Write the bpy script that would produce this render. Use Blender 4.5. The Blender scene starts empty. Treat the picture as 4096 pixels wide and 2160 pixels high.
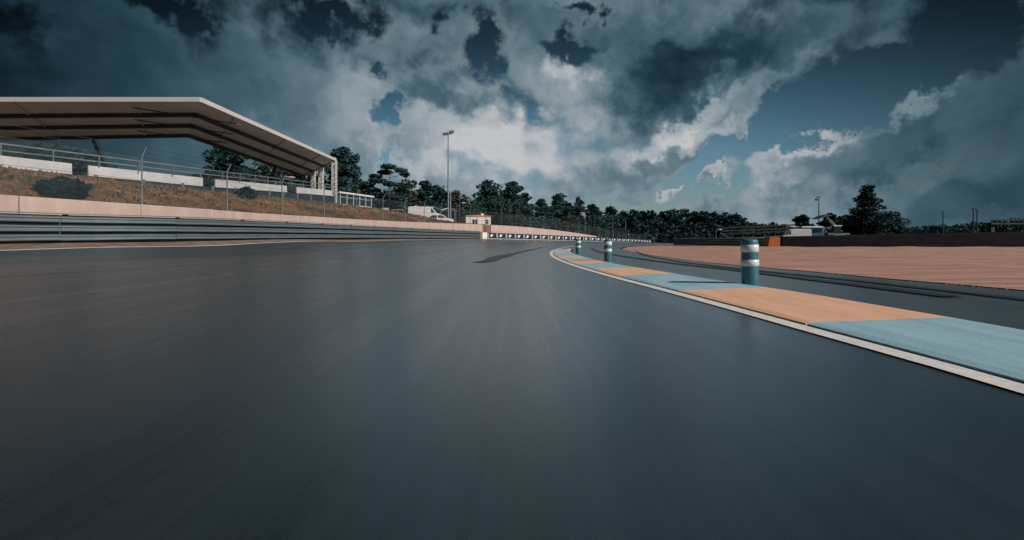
import bpy, math, random
import numpy as np
from mathutils import Vector, Matrix
R = math.radians
scene = bpy.context.scene
COL = scene.collection

# ------------------------------------------------------------------ camera
cam_data = bpy.data.cameras.new('camera')
cam_data.sensor_width = 36.0
cam_data.lens = 17.58
cam_data.shift_y = -0.0303
cam_data.clip_start = 0.05
cam_data.clip_end = 4000.0
cam = bpy.data.objects.new('camera', cam_data)
cam.location = (0.0, 0.0, 0.70)
cam.rotation_euler = (R(90), 0, 0)
COL.objects.link(cam)
scene.camera = cam
scene.view_settings.view_transform = 'Standard'
scene.view_settings.look = 'None'
scene.view_settings.exposure = 0.0
scene.view_settings.gamma = 1.0
scene.view_settings.use_curve_mapping = False
scene.cycles.use_denoising = True
scene.cycles.max_bounces = 6
scene.cycles.transparent_max_bounces = 16

# ------------------------------------------------------------------ sun
SUN_AZ, SUN_EL = 122.0, 32.0          # degrees clockwise from +Y, above the horizon
sun_data = bpy.data.lights.new('sun', 'SUN')
sun_data.energy = 4.2
sun_data.angle = R(0.5)
sun_data.color = (1.0, 0.91, 0.83)
sun = bpy.data.objects.new('sun', sun_data)
sd = Vector((math.sin(R(SUN_AZ)) * math.cos(R(SUN_EL)), math.cos(R(SUN_AZ)) * math.cos(R(SUN_EL)), math.sin(R(SUN_EL))))
sun.rotation_euler = sd.to_track_quat('Z', 'Y').to_euler()
sun.location = sd * 100
COL.objects.link(sun)

# ------------------------------------------------------------------ sky with clouds
world = bpy.data.worlds.new('World')
scene.world = world
world.use_nodes = True
world.cycles.sampling_method = 'MANUAL'
world.cycles.sample_map_resolution = 256

class NT:
    """small helper to write node trees"""
    def __init__(self, tree):
        self.t = tree; self.n = tree.nodes; self.l = tree.links
    def new(self, typ, **kw):
        nd = self.n.new(typ)
        for k, v in kw.items(): setattr(nd, k, v)
        return nd
    def put(self, sock, v):
        if v is None: return
        if isinstance(v, bpy.types.NodeSocket): self.l.new(v, sock)
        else: sock.default_value = v
    def math(self, op, a, b=None, c=None, clamp=False):
        nd = self.new('ShaderNodeMath', operation=op, use_clamp=clamp)
        for i, v in enumerate((a, b, c)): self.put(nd.inputs[i], v)
        return nd.outputs[0]
    def vmath(self, op, a, b=None, scale=None):
        nd = self.new('ShaderNodeVectorMath', operation=op)
        self.put(nd.inputs[0], a); self.put(nd.inputs[1], b)
        if scale is not None: self.put(nd.inputs['Scale'], scale)
        return nd.outputs['Value'] if op in ('LENGTH', 'DOT_PRODUCT') else nd.outputs[0]
    def noise(self, vec, scale, detail=4.0, rough=0.5, dist=0.0, out='Fac', lac=2.0):
        nd = self.new('ShaderNodeTexNoise')
        self.put(nd.inputs['Vector'], vec); nd.inputs['Scale'].default_value = scale
        nd.inputs['Detail'].default_value = detail; nd.inputs['Roughness'].default_value = rough
        nd.inputs['Lacunarity'].default_value = lac
        nd.inputs['Distortion'].default_value = dist
        return nd.outputs[out]
    def mapr(self, v, a, b, c=0.0, d=1.0, interp='SMOOTHSTEP'):
        nd = self.new('ShaderNodeMapRange', interpolation_type=interp)
        self.put(nd.inputs[0], v)
        for i, x in zip((1, 2, 3, 4), (a, b, c, d)): self.put(nd.inputs[i], x)
        return nd.outputs[0]
    def mapping(self, vec, loc=(0, 0, 0), rot=(0, 0, 0), scale=(1, 1, 1), kind='POINT'):
        nd = self.new('ShaderNodeMapping', vector_type=kind)
        self.put(nd.inputs[0], vec); nd.inputs[1].default_value = loc
        nd.inputs[2].default_value = rot; nd.inputs[3].default_value = scale
        return nd.outputs[0]
    def ramp(self, v, stops, interp='LINEAR'):
        nd = self.new('ShaderNodeValToRGB'); nd.color_ramp.interpolation = interp
        el = nd.color_ramp.elements
        while len(el) < len(stops): el.new(0.5)
        for e, (p, c) in zip(el, stops):
            e.position = p; e.color = (*c, 1.0) if len(c) == 3 else c
        self.put(nd.inputs[0], v)
        return nd.outputs[0]
    def mix(self, f, a, b, blend='MIX'):
        nd = self.new('ShaderNodeMix', data_type='RGBA', blend_type=blend)
        self.put(nd.inputs[0], f); self.put(nd.inputs[6], a); self.put(nd.inputs[7], b)
        return nd.outputs[2]

def c4(c): return (c[0], c[1], c[2], 1.0)

def build_sky():
    W = NT(world.node_tree)
    W.n.clear()
    out = W.new('ShaderNodeOutputWorld')
    d = W.new('ShaderNodeTexCoord').outputs['Generated']
    sp = W.new('ShaderNodeSeparateXYZ'); W.l.new(d, sp.inputs[0])
    az = W.math('MULTIPLY', W.math('ARCTAN2', sp.outputs[0], sp.outputs[1]), 57.29578)
    el = W.math('MULTIPLY', W.math('ARCSINE', sp.outputs[2]), 57.29578)
    cb = W.new('ShaderNodeCombineXYZ'); W.l.new(az, cb.inputs[0]); W.l.new(el, cb.inputs[1])
    uv = cb.outputs[0]                                   # azimuth, elevation in degrees
    # edges of the cloud masses are pushed about by two sizes of noise
    w1 = W.vmath('SCALE', W.vmath('SUBTRACT', W.noise(d, 5.0, 3, .5, out='Color'), (.5, .5, .5)), scale=9.0)
    w2 = W.vmath('SCALE', W.vmath('SUBTRACT', W.noise(d, 22.0, 5, .6, out='Color'), (.5, .5, .5)), scale=7.0)
    flat = (1.0, 1.0, 0.0)
    w1 = W.vmath('MULTIPLY', w1, flat); w2 = W.vmath('MULTIPLY', w2, flat)
    uvw = W.vmath('ADD', W.vmath('ADD', uv, w1), w2)
    def blob_sum(start, blobs, vec, soft):
        acc = start
        for (a, e, ra, re, rot, amp) in blobs:
            m = W.mapping(vec, (a, e, 0), (0, 0, R(rot)), (ra, re, 1), 'TEXTURE')
            ln = W.vmath('LENGTH', m)
            v = W.mapr(ln, soft, 1.0, amp, 0.0)
            acc = W.math('ADD', acc, v)
        return acc
    # billows: light puffs from a cellular field laid over fractal noise
    dz = W.vmath('MULTIPLY', d, (1.0, 1.0, 1.25))
    wv = W.vmath('SCALE', W.vmath('SUBTRACT', W.noise(d, 4.5, 5, .6, out='Color'), (.5, .5, .5)), scale=.22)
    def field(vec):
        a = W.noise(vec, 2.8, 9, .52, .15)
        vo = W.new('ShaderNodeTexVoronoi', feature='F1')
        vo.inputs['Scale'].default_value = 7.5
        vo.inputs['Detail'].default_value = 2.0
        vo.inputs['Roughness'].default_value = .55
        W.l.new(W.vmath('ADD', vec, wv), vo.inputs['Vector'])
        return W.math('ADD', a, W.math('MULTIPLY', vo.outputs['Distance'], -.20))
    f0 = field(dz)
    f1 = field(W.vmath('ADD', dz, (.018, .0, .035)))
    broad = W.noise(d, 1.7, 2, .5)
    cov = W.math('MULTIPLY_ADD', W.math('SUBTRACT', f0, .40), 2.5, BASE)
    cov = W.math('ADD', cov, W.math('MULTIPLY', W.math('SUBTRACT', broad, .5), .5))
    wisp = W.noise(d, 15.0, 7, .62, .6)
    cov = W.math('ADD', cov, W.math('MULTIPLY', W.math('SUBTRACT', wisp, .5), 1.35))
    cov = blob_sum(cov, COVER, uvw, .0)
    alpha = W.mapr(cov, -.22, .54)
    edge = W.mapr(cov, .15, .75, 1.0, .25)
    relief = W.math('MULTIPLY', W.math('MULTIPLY', W.math('SUBTRACT', f0, f1), 1.25), edge)
    thick = W.mapr(cov, .20, 1.2, .07, -.05)
    tone = W.math('ADD', W.math('ADD', relief, thick), .635)
    tone = W.math('ADD', tone, W.math('MULTIPLY', W.math('SUBTRACT', f0, .40), .22))
    tone = blob_sum(tone, TONE, W.vmath('ADD', uv, W.vmath('ADD', w1, w2)), .25)
    # the sky is brightest low in the north, ahead of the car, and darkens away from it
    env = W.vmath('LENGTH', W.mapping(uv, (ENV[0], ENV[1], 0), (0, 0, 0), (ENV[2], ENV[3], 1), 'TEXTURE'))
    fall = W.mapr(env, .25, 1.25, 0.0, 1.0)
    tone = W.math('MULTIPLY', tone, W.math('MULTIPLY_ADD', fall, -.66, 1.0))
    cloud = W.ramp(tone, [(0.0, (.0010, .0035, .0060)), (.15, (.004, .014, .022)), (.30, (.020, .052, .075)),
                          (.45, (.062, .120, .155)), (.60, (.155, .225, .265)), (.78, (.300, .350, .385)), (1.0, (.52, .53, .54))])
    sky = W.new('ShaderNodeTexSky', sky_type='NISHITA')
    sky.sun_disc = False; sky.sun_elevation = R(SUN_EL); sky.sun_rotation = R(SUN_AZ)
    sky.air_density = 1.0; sky.dust_density = .6; sky.ozone_density = 1.6
    blue = W.mix(1.0, sky.outputs[0], c4(SKYTINT), 'MULTIPLY')
    blue = W.mix(W.mapr(el, 0.0, 14.0, 1.0, 0.0), blue, W.mix(1.0, blue, (1.22, .85, .93, 1.0), 'MULTIPLY'))
    dim = W.mapr(env, .15, 1.15, 1.0, .045)
    lowf = W.mapr(el, 3.0, 24.0, 1.35, .26, 'SMOOTHSTEP')
    k = W.math('MULTIPLY', dim, lowf)
    blue = W.mix(1.0, blue, W.ramp(k, [(0, (0, 0, 0)), (1, (1, 1, 1))]), 'MULTIPLY')
    b1 = W.new('ShaderNodeBackground'); W.l.new(blue, b1.inputs[0]); b1.inputs[1].default_value = .10
    b2 = W.new('ShaderNodeBackground'); W.l.new(cloud, b2.inputs[0]); b2.inputs[1].default_value = 1.0
    ms = W.new('ShaderNodeMixShader')
    W.l.new(alpha, ms.inputs[0]); W.l.new(b1.outputs[0], ms.inputs[1]); W.l.new(b2.outputs[0], ms.inputs[2])
    W.l.new(ms.outputs[0], out.inputs[0])

COVER = [(-19.7, 22.2, 5.8, 3.5, 0, -1.15), (-2.8, 20.9, 3.7, 4.1, 8, -1.32), (-15.3, 17.6, 1.9, 2.0, 0, -0.8), (-13.2, 13.8, 2.3, 3.2, -20, -1.15), (-14.5, 9.5, 1.7, 3.5, 0, -1.15), (6.9, 20.2, 3.1, 1.9, 0, -1.26), (9.4, 23.6, 3.3, 2.1, 0, -1.26), (-9.3, 21.9, 2.2, 1.5, 0, -0.69), (-1.7, 15.5, 0.8, 1.3, 0, -0.57), (22.3, 8.3, 8.8, 2.9, 18, -1.72), (29.1, 11.3, 9.2, 3.6, 22, -1.95), (37.1, 13.6, 7.7, 3.7, 24, -1.95), (43.6, 16.7, 5.4, 5.7, 15, -1.95), (16.5, 4.3, 11.1, 1.9, 0, -1.38), (24.5, 4.3, 4.3, 2.9, 20, -0.92), (42.5, 7.1, 3.1, 2.5, 10, -0.4), (17.8, 5.7, 2.9, 1.1, 10, 1.5), (22.7, 5.7, 2.1, 1.2, 0, 1.6), (13.0, 5.0, 2.2, 0.9, 0, 1.2), (19.6, 10.6, 3.3, 1.4, 5, 1.5), (24.3, 10.5, 1.8, 1.4, 0, 1.3), (16.5, 9.2, 5.0, 1.6, 10, 1.0), (33.1, 6.6, 9.3, 2.6, 24, 0.9), (39.6, 10.0, 6.0, 3.0, 24, 0.9), (37.8, 3.8, 10.7, 2.9, 5, 0.8), (23.1, 2.4, 4.8, 1.1, 10, 0.8), (-34.0, 14.6, 13.8, 5.3, 0, 0.6), (16.8, 18.4, 10.0, 7.4, 15, 0.9), (28.2, 18.7, 9.3, 2.7, 24, 0.8), (-4.2, 11.2, 12.8, 4.1, 0, 0.6), (-18.5, 11.7, 3.9, 4.4, 0, 0.8), (41.2, 1.9, 11.3, 2.8, 0, 1.5), (-41.2, 3.4, 9.7, 3.2, 0, 0.5), (-9.9, 5.8, 13.9, 3.4, 0, 0.5), (-34.0, 20.8, 5.1, 1.9, 0, -0.8), (-44.8, 16.9, 5.0, 3.7, 0, -0.69), (-8.5, 15.4, 7.0, 2.6, 0, 0.5)]   # azimuth, elevation, half widths, tilt, amount
TONE = [(18.6, 16.5, 11.8, 5.2, 12, -0.248), (23.1, 18.9, 10.2, 3.5, 18, -0.062), (-1.4, 9.0, 14.9, 4.2, 0, 0.126), (7.2, 13.6, 7.3, 3.2, 0, 0.108), (14.4, 20.6, 8.9, 6.1, 10, -0.124), (27.3, 19.5, 9.5, 3.8, 20, -0.062), (-7.4, 15.1, 9.0, 2.4, -8, -0.136), (10.5, 7.2, 7.2, 2.5, 10, -0.124), (35.6, 5.5, 8.7, 2.5, 18, -0.099), (41.2, 6.8, 6.8, 2.8, 10, -0.037), (-34.0, 15.2, 9.8, 4.4, 0, -0.012), (-42.0, 15.7, 9.5, 5.9, 0, -0.087), (-9.9, 19.2, 8.3, 4.0, 0, -0.062), (1.5, 21.9, 14.3, 4.9, 0, -0.099), (2.9, 8.4, 3.4, 1.7, 0, -0.087), (-18.0, 12.8, 4.9, 4.4, 0, 0.198), (-4.2, 12.3, 10.8, 2.7, 0, 0.27), (6.3, 17.8, 4.2, 2.3, 0, 0.288), (1.5, 10.6, 10.9, 3.6, 0, 0.198), (-8.5, 8.6, 8.4, 3.6, 0, 0.162), (18.1, 12.2, 8.5, 1.6, 18, 0.306), (26.6, 5.5, 3.7, 1.8, 25, 0.216), (31.0, 9.6, 10.1, 1.7, 24, 0.324), (40.4, 12.0, 5.0, 1.5, 26, 0.27), (32.0, 3.5, 10.3, 2.7, 10, 0.198), (-1.4, 7.3, 17.2, 3.7, 0, 0.108), (17.8, 6.1, 2.9, 1.1, 10, 0.27), (22.7, 6.2, 2.1, 1.0, 0, 0.27), (20.1, 11.1, 5.1, 1.3, 5, 0.27), (-16.6, 16.4, 5.3, 2.5, 0, 0.09)]
BASE = 0.66
ENV = (5.0, 7.0, 48.0, 34.0)
SKYTINT = (0.40, 0.62, 0.62)

build_sky()

# ------------------------------------------------------------------ helpers: materials
def material(name, color, rough=.6, metal=0.0, var=.15, scale=6.0, bump=0.0, bscale=60.0, spec=.5, color2=None,
             stretch=(1, 1, 1), transl=0.0):
    m = bpy.data.materials.new(name); m.use_nodes = True
    N = NT(m.node_tree); b = N.n['Principled BSDF']
    b.inputs['Roughness'].default_value = rough
    b.inputs['Metallic'].default_value = metal
    b.inputs['Specular IOR Level'].default_value = spec
    co = N.new('ShaderNodeTexCoord').outputs['Object']
    v = N.mapping(co, scale=stretch)
    f = N.noise(v, scale, 6, .6)
    f = N.mapr(f, .3, .7)
    c2 = color2 if color2 else tuple(max(0, x * (1 - var)) for x in color)
    c1 = color if color2 else tuple(min(1, x * (1 + var)) for x in color)
    N.l.new(N.mix(f, c4(c1), c4(c2)), b.inputs['Base Color'])
    N.l.new(N.math('MULTIPLY_ADD', f, .12, rough - .06), b.inputs['Roughness'])
    if bump:
        bp = N.new('ShaderNodeBump'); bp.inputs['Strength'].default_value = bump; bp.inputs['Distance'].default_value = .02
        N.l.new(N.noise(co, bscale, 4, .6), bp.inputs['Height']); N.l.new(bp.outputs[0], b.inputs['Normal'])
    if transl:
        t = N.new('ShaderNodeBsdfTranslucent'); t.inputs[0].default_value = c4(color)
        mx = N.new('ShaderNodeMixShader'); mx.inputs[0].default_value = transl
        out = N.n['Material Output']
        N.l.new(b.outputs[0], mx.inputs[1]); N.l.new(t.outputs[0], mx.inputs[2]); N.l.new(mx.outputs[0], out.inputs[0])
    return m

# ------------------------------------------------------------------ helpers: meshes
class MB:
    """collects faces, then links them as ONE mesh object"""
    def __init__(self): self.v = []; self.f = []; self.s = []; self.m = []; self.mi = 0
    def add(self, vs, fs, smooth=False):
        o = len(self.v); self.v += [tuple(p) for p in vs]
        for q in fs: self.f.append(tuple(i + o for i in q)); self.s.append(smooth); self.m.append(self.mi)
        return self
    def box(self, c, s, rz=0.0, taper=(1, 1), shift=(0, 0)):
        hx, hy, hz = s[0] / 2, s[1] / 2, s[2] / 2
        cs, sn = math.cos(rz), math.sin(rz); vs = []
        for z, tx, ty, dx, dy in ((-hz, 1, 1, 0, 0), (hz, taper[0], taper[1], shift[0], shift[1])):
            for x, y in ((-hx, -hy), (hx, -hy), (hx, hy), (-hx, hy)):
                x = x * tx + dx; y = y * ty + dy
                vs.append((c[0] + x * cs - y * sn, c[1] + x * sn + y * cs, c[2] + z))
        return self.add(vs, [(3, 2, 1, 0), (4, 5, 6, 7), (0, 1, 5, 4), (1, 2, 6, 5), (2, 3, 7, 6), (3, 0, 4, 7)])
    def bar(self, a, b, w, h=None, up=(0, 0, 1)):
        a, b = Vector(a), Vector(b); h = h or w
        d = (b - a).normalized(); u = Vector(up)
        if abs(d.dot(u)) > .98: u = Vector((0, 1, 0))
        s = d.cross(u).normalized(); u = s.cross(d).normalized()
        vs = [p + s * x * w / 2 + u * y * h / 2 for p in (a, b) for x, y in ((-1, -1), (1, -1), (1, 1), (-1, 1))]
        return self.add(vs, [(3, 2, 1, 0), (4, 5, 6, 7), (0, 1, 5, 4), (1, 2, 6, 5), (2, 3, 7, 6), (3, 0, 4, 7)])
    def tube(self, pts, rad, seg=8, cap=True, smooth=True):
        pts = [Vector(p) for p in pts]; n = len(pts)
        rad = list(rad) if hasattr(rad, '__len__') else [rad] * n
        vs = []; ref = None
        for i, p in enumerate(pts):
            d = (pts[min(i + 1, n - 1)] - pts[max(i - 1, 0)]).normalized()
            if ref is None:
                ref = Vector((1, 0, 0)) if abs(d.x) < .9 else Vector((0, 1, 0))
            s = (ref - d * ref.dot(d)).normalized(); t = d.cross(s); ref = s
            vs += [p + (s * math.cos(2 * math.pi * k / seg) + t * math.sin(2 * math.pi * k / seg)) * rad[i] for k in range(seg)]
        fs = [(i * seg + k, i * seg + (k + 1) % seg, (i + 1) * seg + (k + 1) % seg, (i + 1) * seg + k) for i in range(n - 1) for k in range(seg)]
        self.add(vs, fs, smooth)
        if cap: self.add(vs[:seg][::-1], [tuple(range(seg))]); self.add(vs[-seg:], [tuple(range(seg))])
        return self
    def lathe(self, c, prof, seg=20, smooth=True):
        vs = [(c[0] + r * math.cos(2 * math.pi * k / seg), c[1] + r * math.sin(2 * math.pi * k / seg), c[2] + z) for r, z in prof for k in range(seg)]
        fs = [(i * seg + k, i * seg + (k + 1) % seg, (i + 1) * seg + (k + 1) % seg, (i + 1) * seg + k) for i in range(len(prof) - 1) for k in range(seg)]
        return self.add(vs, fs, smooth)
    def poly_prism(self, pts, off):
        """pts: planar outline (3-d), extruded by vector off"""
        n = len(pts); off = Vector(off); a = [Vector(p) for p in pts]; b = [p + off for p in a]
        return self.add(a + b, [tuple(range(n))[::-1], tuple(range(n, 2 * n))] + [(i, (i + 1) % n, n + (i + 1) % n, n + i) for i in range(n)])
    def sweep(self, path, prof, closed=False, smooth=False, caps=True):
        """profile (side, up) carried along a path of (x, y, z); side is to the RIGHT of travel"""
        path = [Vector(p) for p in path]; n = len(path); k = len(prof); vs = []
        for i, p in enumerate(path):
            d = path[min(i + 1, n - 1)] - path[max(i - 1, 0)]; d.z = 0; d.normalize()
            r = Vector((d.y, -d.x, 0))
            vs += [p + r * a + Vector((0, 0, b)) for a, b in prof]
        m = k if closed else k - 1
        fs = [(i * k + j, i * k + (j + 1) % k, (i + 1) * k + (j + 1) % k, (i + 1) * k + j) for i in range(n - 1) for j in range(m)]
        self.add(vs, fs, smooth)
        if closed and caps: self.add(vs[:k], [tuple(range(k))]); self.add(vs[-k:], [tuple(range(k))[::-1]])
        return self
    def build(self, name, mat, parent=None, loc=None):
        me = bpy.data.meshes.new(name)
        me.from_pydata(self.v, [], self.f); me.update()
        if any(self.s): me.polygons.foreach_set('use_smooth', self.s)
        for mm in (mat if isinstance(mat, (list, tuple)) else [mat]):
            if mm: me.materials.append(mm)
        if any(self.m): me.polygons.foreach_set('material_index', self.m)
        o = bpy.data.objects.new(name, me); COL.objects.link(o)
        if loc is not None: o.location = loc
        if parent is not None: o.parent = parent
        return o

def tag(o, label, cat=None, group=None, kind=None):
    o['label'] = label
    if cat: o['category'] = cat
    if group: o['group'] = group
    if kind: o['kind'] = kind
    return o
def thing(name, label, cat, loc=(0, 0, 0), rz=0.0, group=None):
    o = bpy.data.objects.new(name, None); COL.objects.link(o)
    o.empty_display_size = .3
    o.location = loc; o.rotation_euler = (0, 0, rz)
    return tag(o, label, cat, group)
def dup(root, loc, rz, label):
    r = root.copy(); COL.objects.link(r); r.location = loc; r.rotation_euler = (0, 0, rz); r['label'] = label
    for ch in list(root.children):
        c = ch.copy(); COL.objects.link(c); c.parent = r
        for g in list(ch.children):
            e = g.copy(); COL.objects.link(e); e.parent = c
    return r
def part(name, mesh, parent, mat=None, loc=(0, 0, 0), rz=0.0):
    """another object on shared mesh data"""
    o = bpy.data.objects.new(name, mesh); COL.objects.link(o); o.parent = parent; o.location = loc; o.rotation_euler = (0, 0, rz)
    return o

# ------------------------------------------------------------------ helpers: paths
def spline(pts, step):
    """Catmull-Rom through the points, resampled about every `step` metres; works in any dimension"""
    P = np.array(pts, float); n = len(P); out = []
    for i in range(n - 1):
        p0, p1, p2, p3 = P[max(i - 1, 0)], P[i], P[i + 1], P[min(i + 2, n - 1)]
        k = max(2, int(np.linalg.norm((p2 - p1)[:2]) / (step * .25)))
        for t in np.linspace(0, 1, k, endpoint=False):
            out.append(.5 * ((2 * p1) + (-p0 + p2) * t + (2 * p0 - 5 * p1 + 4 * p2 - p3) * t * t + (-p0 + 3 * p1 - 3 * p2 + p3) * t ** 3))
    out.append(P[-1]); out = np.array(out)
    s = np.r_[0, np.cumsum(np.linalg.norm(np.diff(out[:, :2], axis=0), axis=1))]
    q = np.linspace(0, s[-1], max(2, int(round(s[-1] / step)) + 1))
    return np.stack([np.interp(q, s, out[:, j]) for j in range(P.shape[1])], 1)
def arclen(p): return np.r_[0, np.cumsum(np.linalg.norm(np.diff(p[:, :2], axis=0), axis=1))]
def offset(p, d):
    """plan offset of a path, to the right of travel"""
    p = np.array(p, float); t = np.gradient(p[:, :2], axis=0); t /= np.linalg.norm(t, axis=1)[:, None]
    q = p.copy(); q[:, 0] += t[:, 1] * d; q[:, 1] -= t[:, 0] * d
    return q

# ------------------------------------------------------------------ plan of the circuit (metres; camera at the origin looking along +Y)
BARRIER = [(-19, 2, .46), (-16.6, 15.7, .53), (-14.2, 22, .60), (-12.8, 32, .68), (-10.2, 47, .72), (-7, 61, .73), (-3.7, 72, .736),
           (2.5, 84, .616), (10.5, 97, .41), (20, 111, .145), (30, 126, -.12), (38, 140, -.42), (50, 162, -.9)]
LEFT_LINE = [(-18.4, -20, .25), (-17.4, 0, .28), (-15.2, 15, .36), (-12.8, 21.5, .42), (-11.3, 33, .53), (-8.9, 47, .6), (-5.8, 60.5, .66),
             (-2.5, 71, .70), (3.5, 83, .60), (11.5, 96, .39), (21, 110, .13), (31, 125, -.13), (39, 139, -.43), (51, 161, -.9)]
RIGHT_LINE = [(2.30, -20, 0), (2.36, 0, 0), (2.35, 2.3, 0), (2.33, 2.92, 0), (2.27, 3.76, 0), (2.17, 5.34, 0), (2.04, 7.03, 0), (1.87, 8.86, 0),
              (1.65, 12.4, 0), (1.57, 16.9, 0), (1.78, 22.6, 0), (2.5, 30, 0), (4.35, 41, 0), (7.76, 56, 0), (15.5, 78, 0), (27, 100, -.1),
              (39.5, 124, -.4), (53, 149, -.9)]
KERB_BACK = [(3.55, -6, 0), (3.56, 0, 0), (3.57, 3.5, 0), (3.52, 4.7, 0), (3.42, 6.1, 0), (3.18, 7.6, 0), (2.95, 9.7, 0), (2.68, 12.5, 0), (2.57, 15.0, 0),
             (2.60, 19.4, 0), (2.95, 25.5, 0), (3.55, 30.5, 0), (4.25, 35.0, 0)]
SAND_NEAR = [(7.0, -25, 0), (6.95, 0, 0), (6.9, 6.7, 0), (6.6, 8.3, 0), (6.4, 10.4, 0), (6.05, 12.7, 0), (5.8, 14.5, 0), (5.8, 18, 0), (6.2, 24, 0), (7.4, 34, 0)]
SAND_FAR = [(80, -25, 0), (80, 20, 0), (80, 43.6, 0), (45, 43.6, 0), (27, 43.6, 0), (23, 44.6, 0), (18.5, 48.2, 0), (14, 48.6, 0), (10, 43, 0), (7.5, 34.2, 0)]
WALL = [(-20.9, -2, 2.2), (-19.6, 6, 2.2), (-17.96, 16, 2.24), (-15.56, 22.3, 2.18), (-14.18, 32.2, 2.24), (-11.57, 47.3, 2.41), (-8.35, 61.4, 2.66),
        (-4.99, 72.5, 2.84), (1.28, 84.7, 2.80), (9.33, 97.8, 2.33), (18.84, 111.8, 1.36)]
WALL_ON = [(28.8, 126.7, .42), (36.8, 140.7, -.2), (49, 163, -.8), (58, 183, -.9)]

# smooth terrain: thin-plate surface through the levels above
CTRL = BARRIER + LEFT_LINE[::1] + RIGHT_LINE + [(-6, -20, .02), (-6, 0, .03), (-6, 12, .06), (-4, 20, .04), (-4, 30, .08), (-2, 42, .16), (1, 56, .25), (6, 70, .22),
        (8, 10, 0), (8, 30, 0), (15, 0, 0), (15, 25, 0), (15, 45, 0), (22, 60, 0), (30, 20, 0), (30, 45, 0), (50, 0, 0), (50, 44, 0), (80, 44, 0), (80, -20, 0), (40, 80, -.1),
        (60, 100, -.2), (90, 120, -.2), (-40, 0, .6), (-40, 60, .8), (-20, 100, .7), (10, 150, -.3), (40, 190, -.9)]
_P = np.array(CTRL, float)
def _phi(a, b):
    d2 = ((a[:, None, :] - b[None, :, :]) ** 2).sum(-1) / 2500.0
    return .5 * d2 * np.log(d2 + 1e-9)
_n = len(_P); _K = _phi(_P[:, :2], _P[:, :2]) + np.eye(_n) * 1e-4
_Q = np.c_[np.ones(_n), _P[:, :2] / 50.0]
_A = np.block([[_K, _Q], [_Q.T, np.zeros((3, 3))]])
_c = np.linalg.solve(_A, np.r_[_P[:, 2], 0, 0, 0])
def level(xy):
    xy = np.atleast_2d(np.array(xy, float))[:, :2]
    z = _phi(xy, _P[:, :2]) @ _c[:_n] + np.c_[np.ones(len(xy)), xy / 50.0] @ _c[_n:]
    z = np.clip(z, -1.2, .9)
    r = np.maximum(np.maximum(np.abs(xy[:, 0]) - 80, xy[:, 1] - 170), -30 - xy[:, 1])
    k = np.clip(r / 60, 0, 1)
    z = z * (1 - k) + -.3 * k
    k2 = np.clip((xy[:, 0] - 4) / 3, 0, 1) * np.clip((46 - xy[:, 1]) / 3, 0, 1)     # the run-off and the sand are flat
    return z * (1 - k2)
def lev(x, y): return float(level([(x, y)])[0])
def drape(p, dz=0.0):
    p = np.array(p, float); q = np.c_[p[:, :2], level(p) + dz]; return q

def loft(A, B, nu, nv, dz, mb=None, jitter=0):
    A = np.array(A, float); B = np.array(B, float)
    sa = arclen(A); sa /= sa[-1]; sb = arclen(B); sb /= sb[-1]
    u = np.linspace(0, 1, nu)
    a = np.stack([np.interp(u, sa, A[:, k]) for k in (0, 1)], 1); b = np.stack([np.interp(u, sb, B[:, k]) for k in (0, 1)], 1)
    v = np.linspace(0, 1, nv)[None, :, None]
    g = (a[:, None, :] * (1 - v) + b[:, None, :] * v).reshape(-1, 2)
    z = level(g) + dz
    mb = mb or MB()
    fs = []
    for i in range(nu - 1):
        for j in range(nv - 1):
            k = i * nv + j; fs.append((k, k + 1, k + nv + 1, k + nv))
    mb.add(np.c_[g, z].tolist(), fs, True)
    return mb
def ribbon(path, w, dz, taper=False):
    """a painted or worn strip of width w laid along a path"""
    p = np.array(path, float); n = len(p)
    ws = np.full(n, w / 2.0) if not hasattr(w, '__len__') else np.array(w) / 2.0
    t = np.gradient(p[:, :2], axis=0); t /= np.linalg.norm(t, axis=1)[:, None]
    rt = np.c_[t[:, 1], -t[:, 0]]
    a = p[:, :2] - rt * ws[:, None]; b = p[:, :2] + rt * ws[:, None]
    mb = MB(); vs = np.empty((2 * n, 3)); vs[0::2, :2] = a; vs[1::2, :2] = b
    vs[:, 2] = level(vs) + dz
    mb.add(vs.tolist(), [(2 * i, 2 * i + 1, 2 * i + 3, 2 * i + 2) for i in range(n - 1)], True)
    return mb

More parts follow.
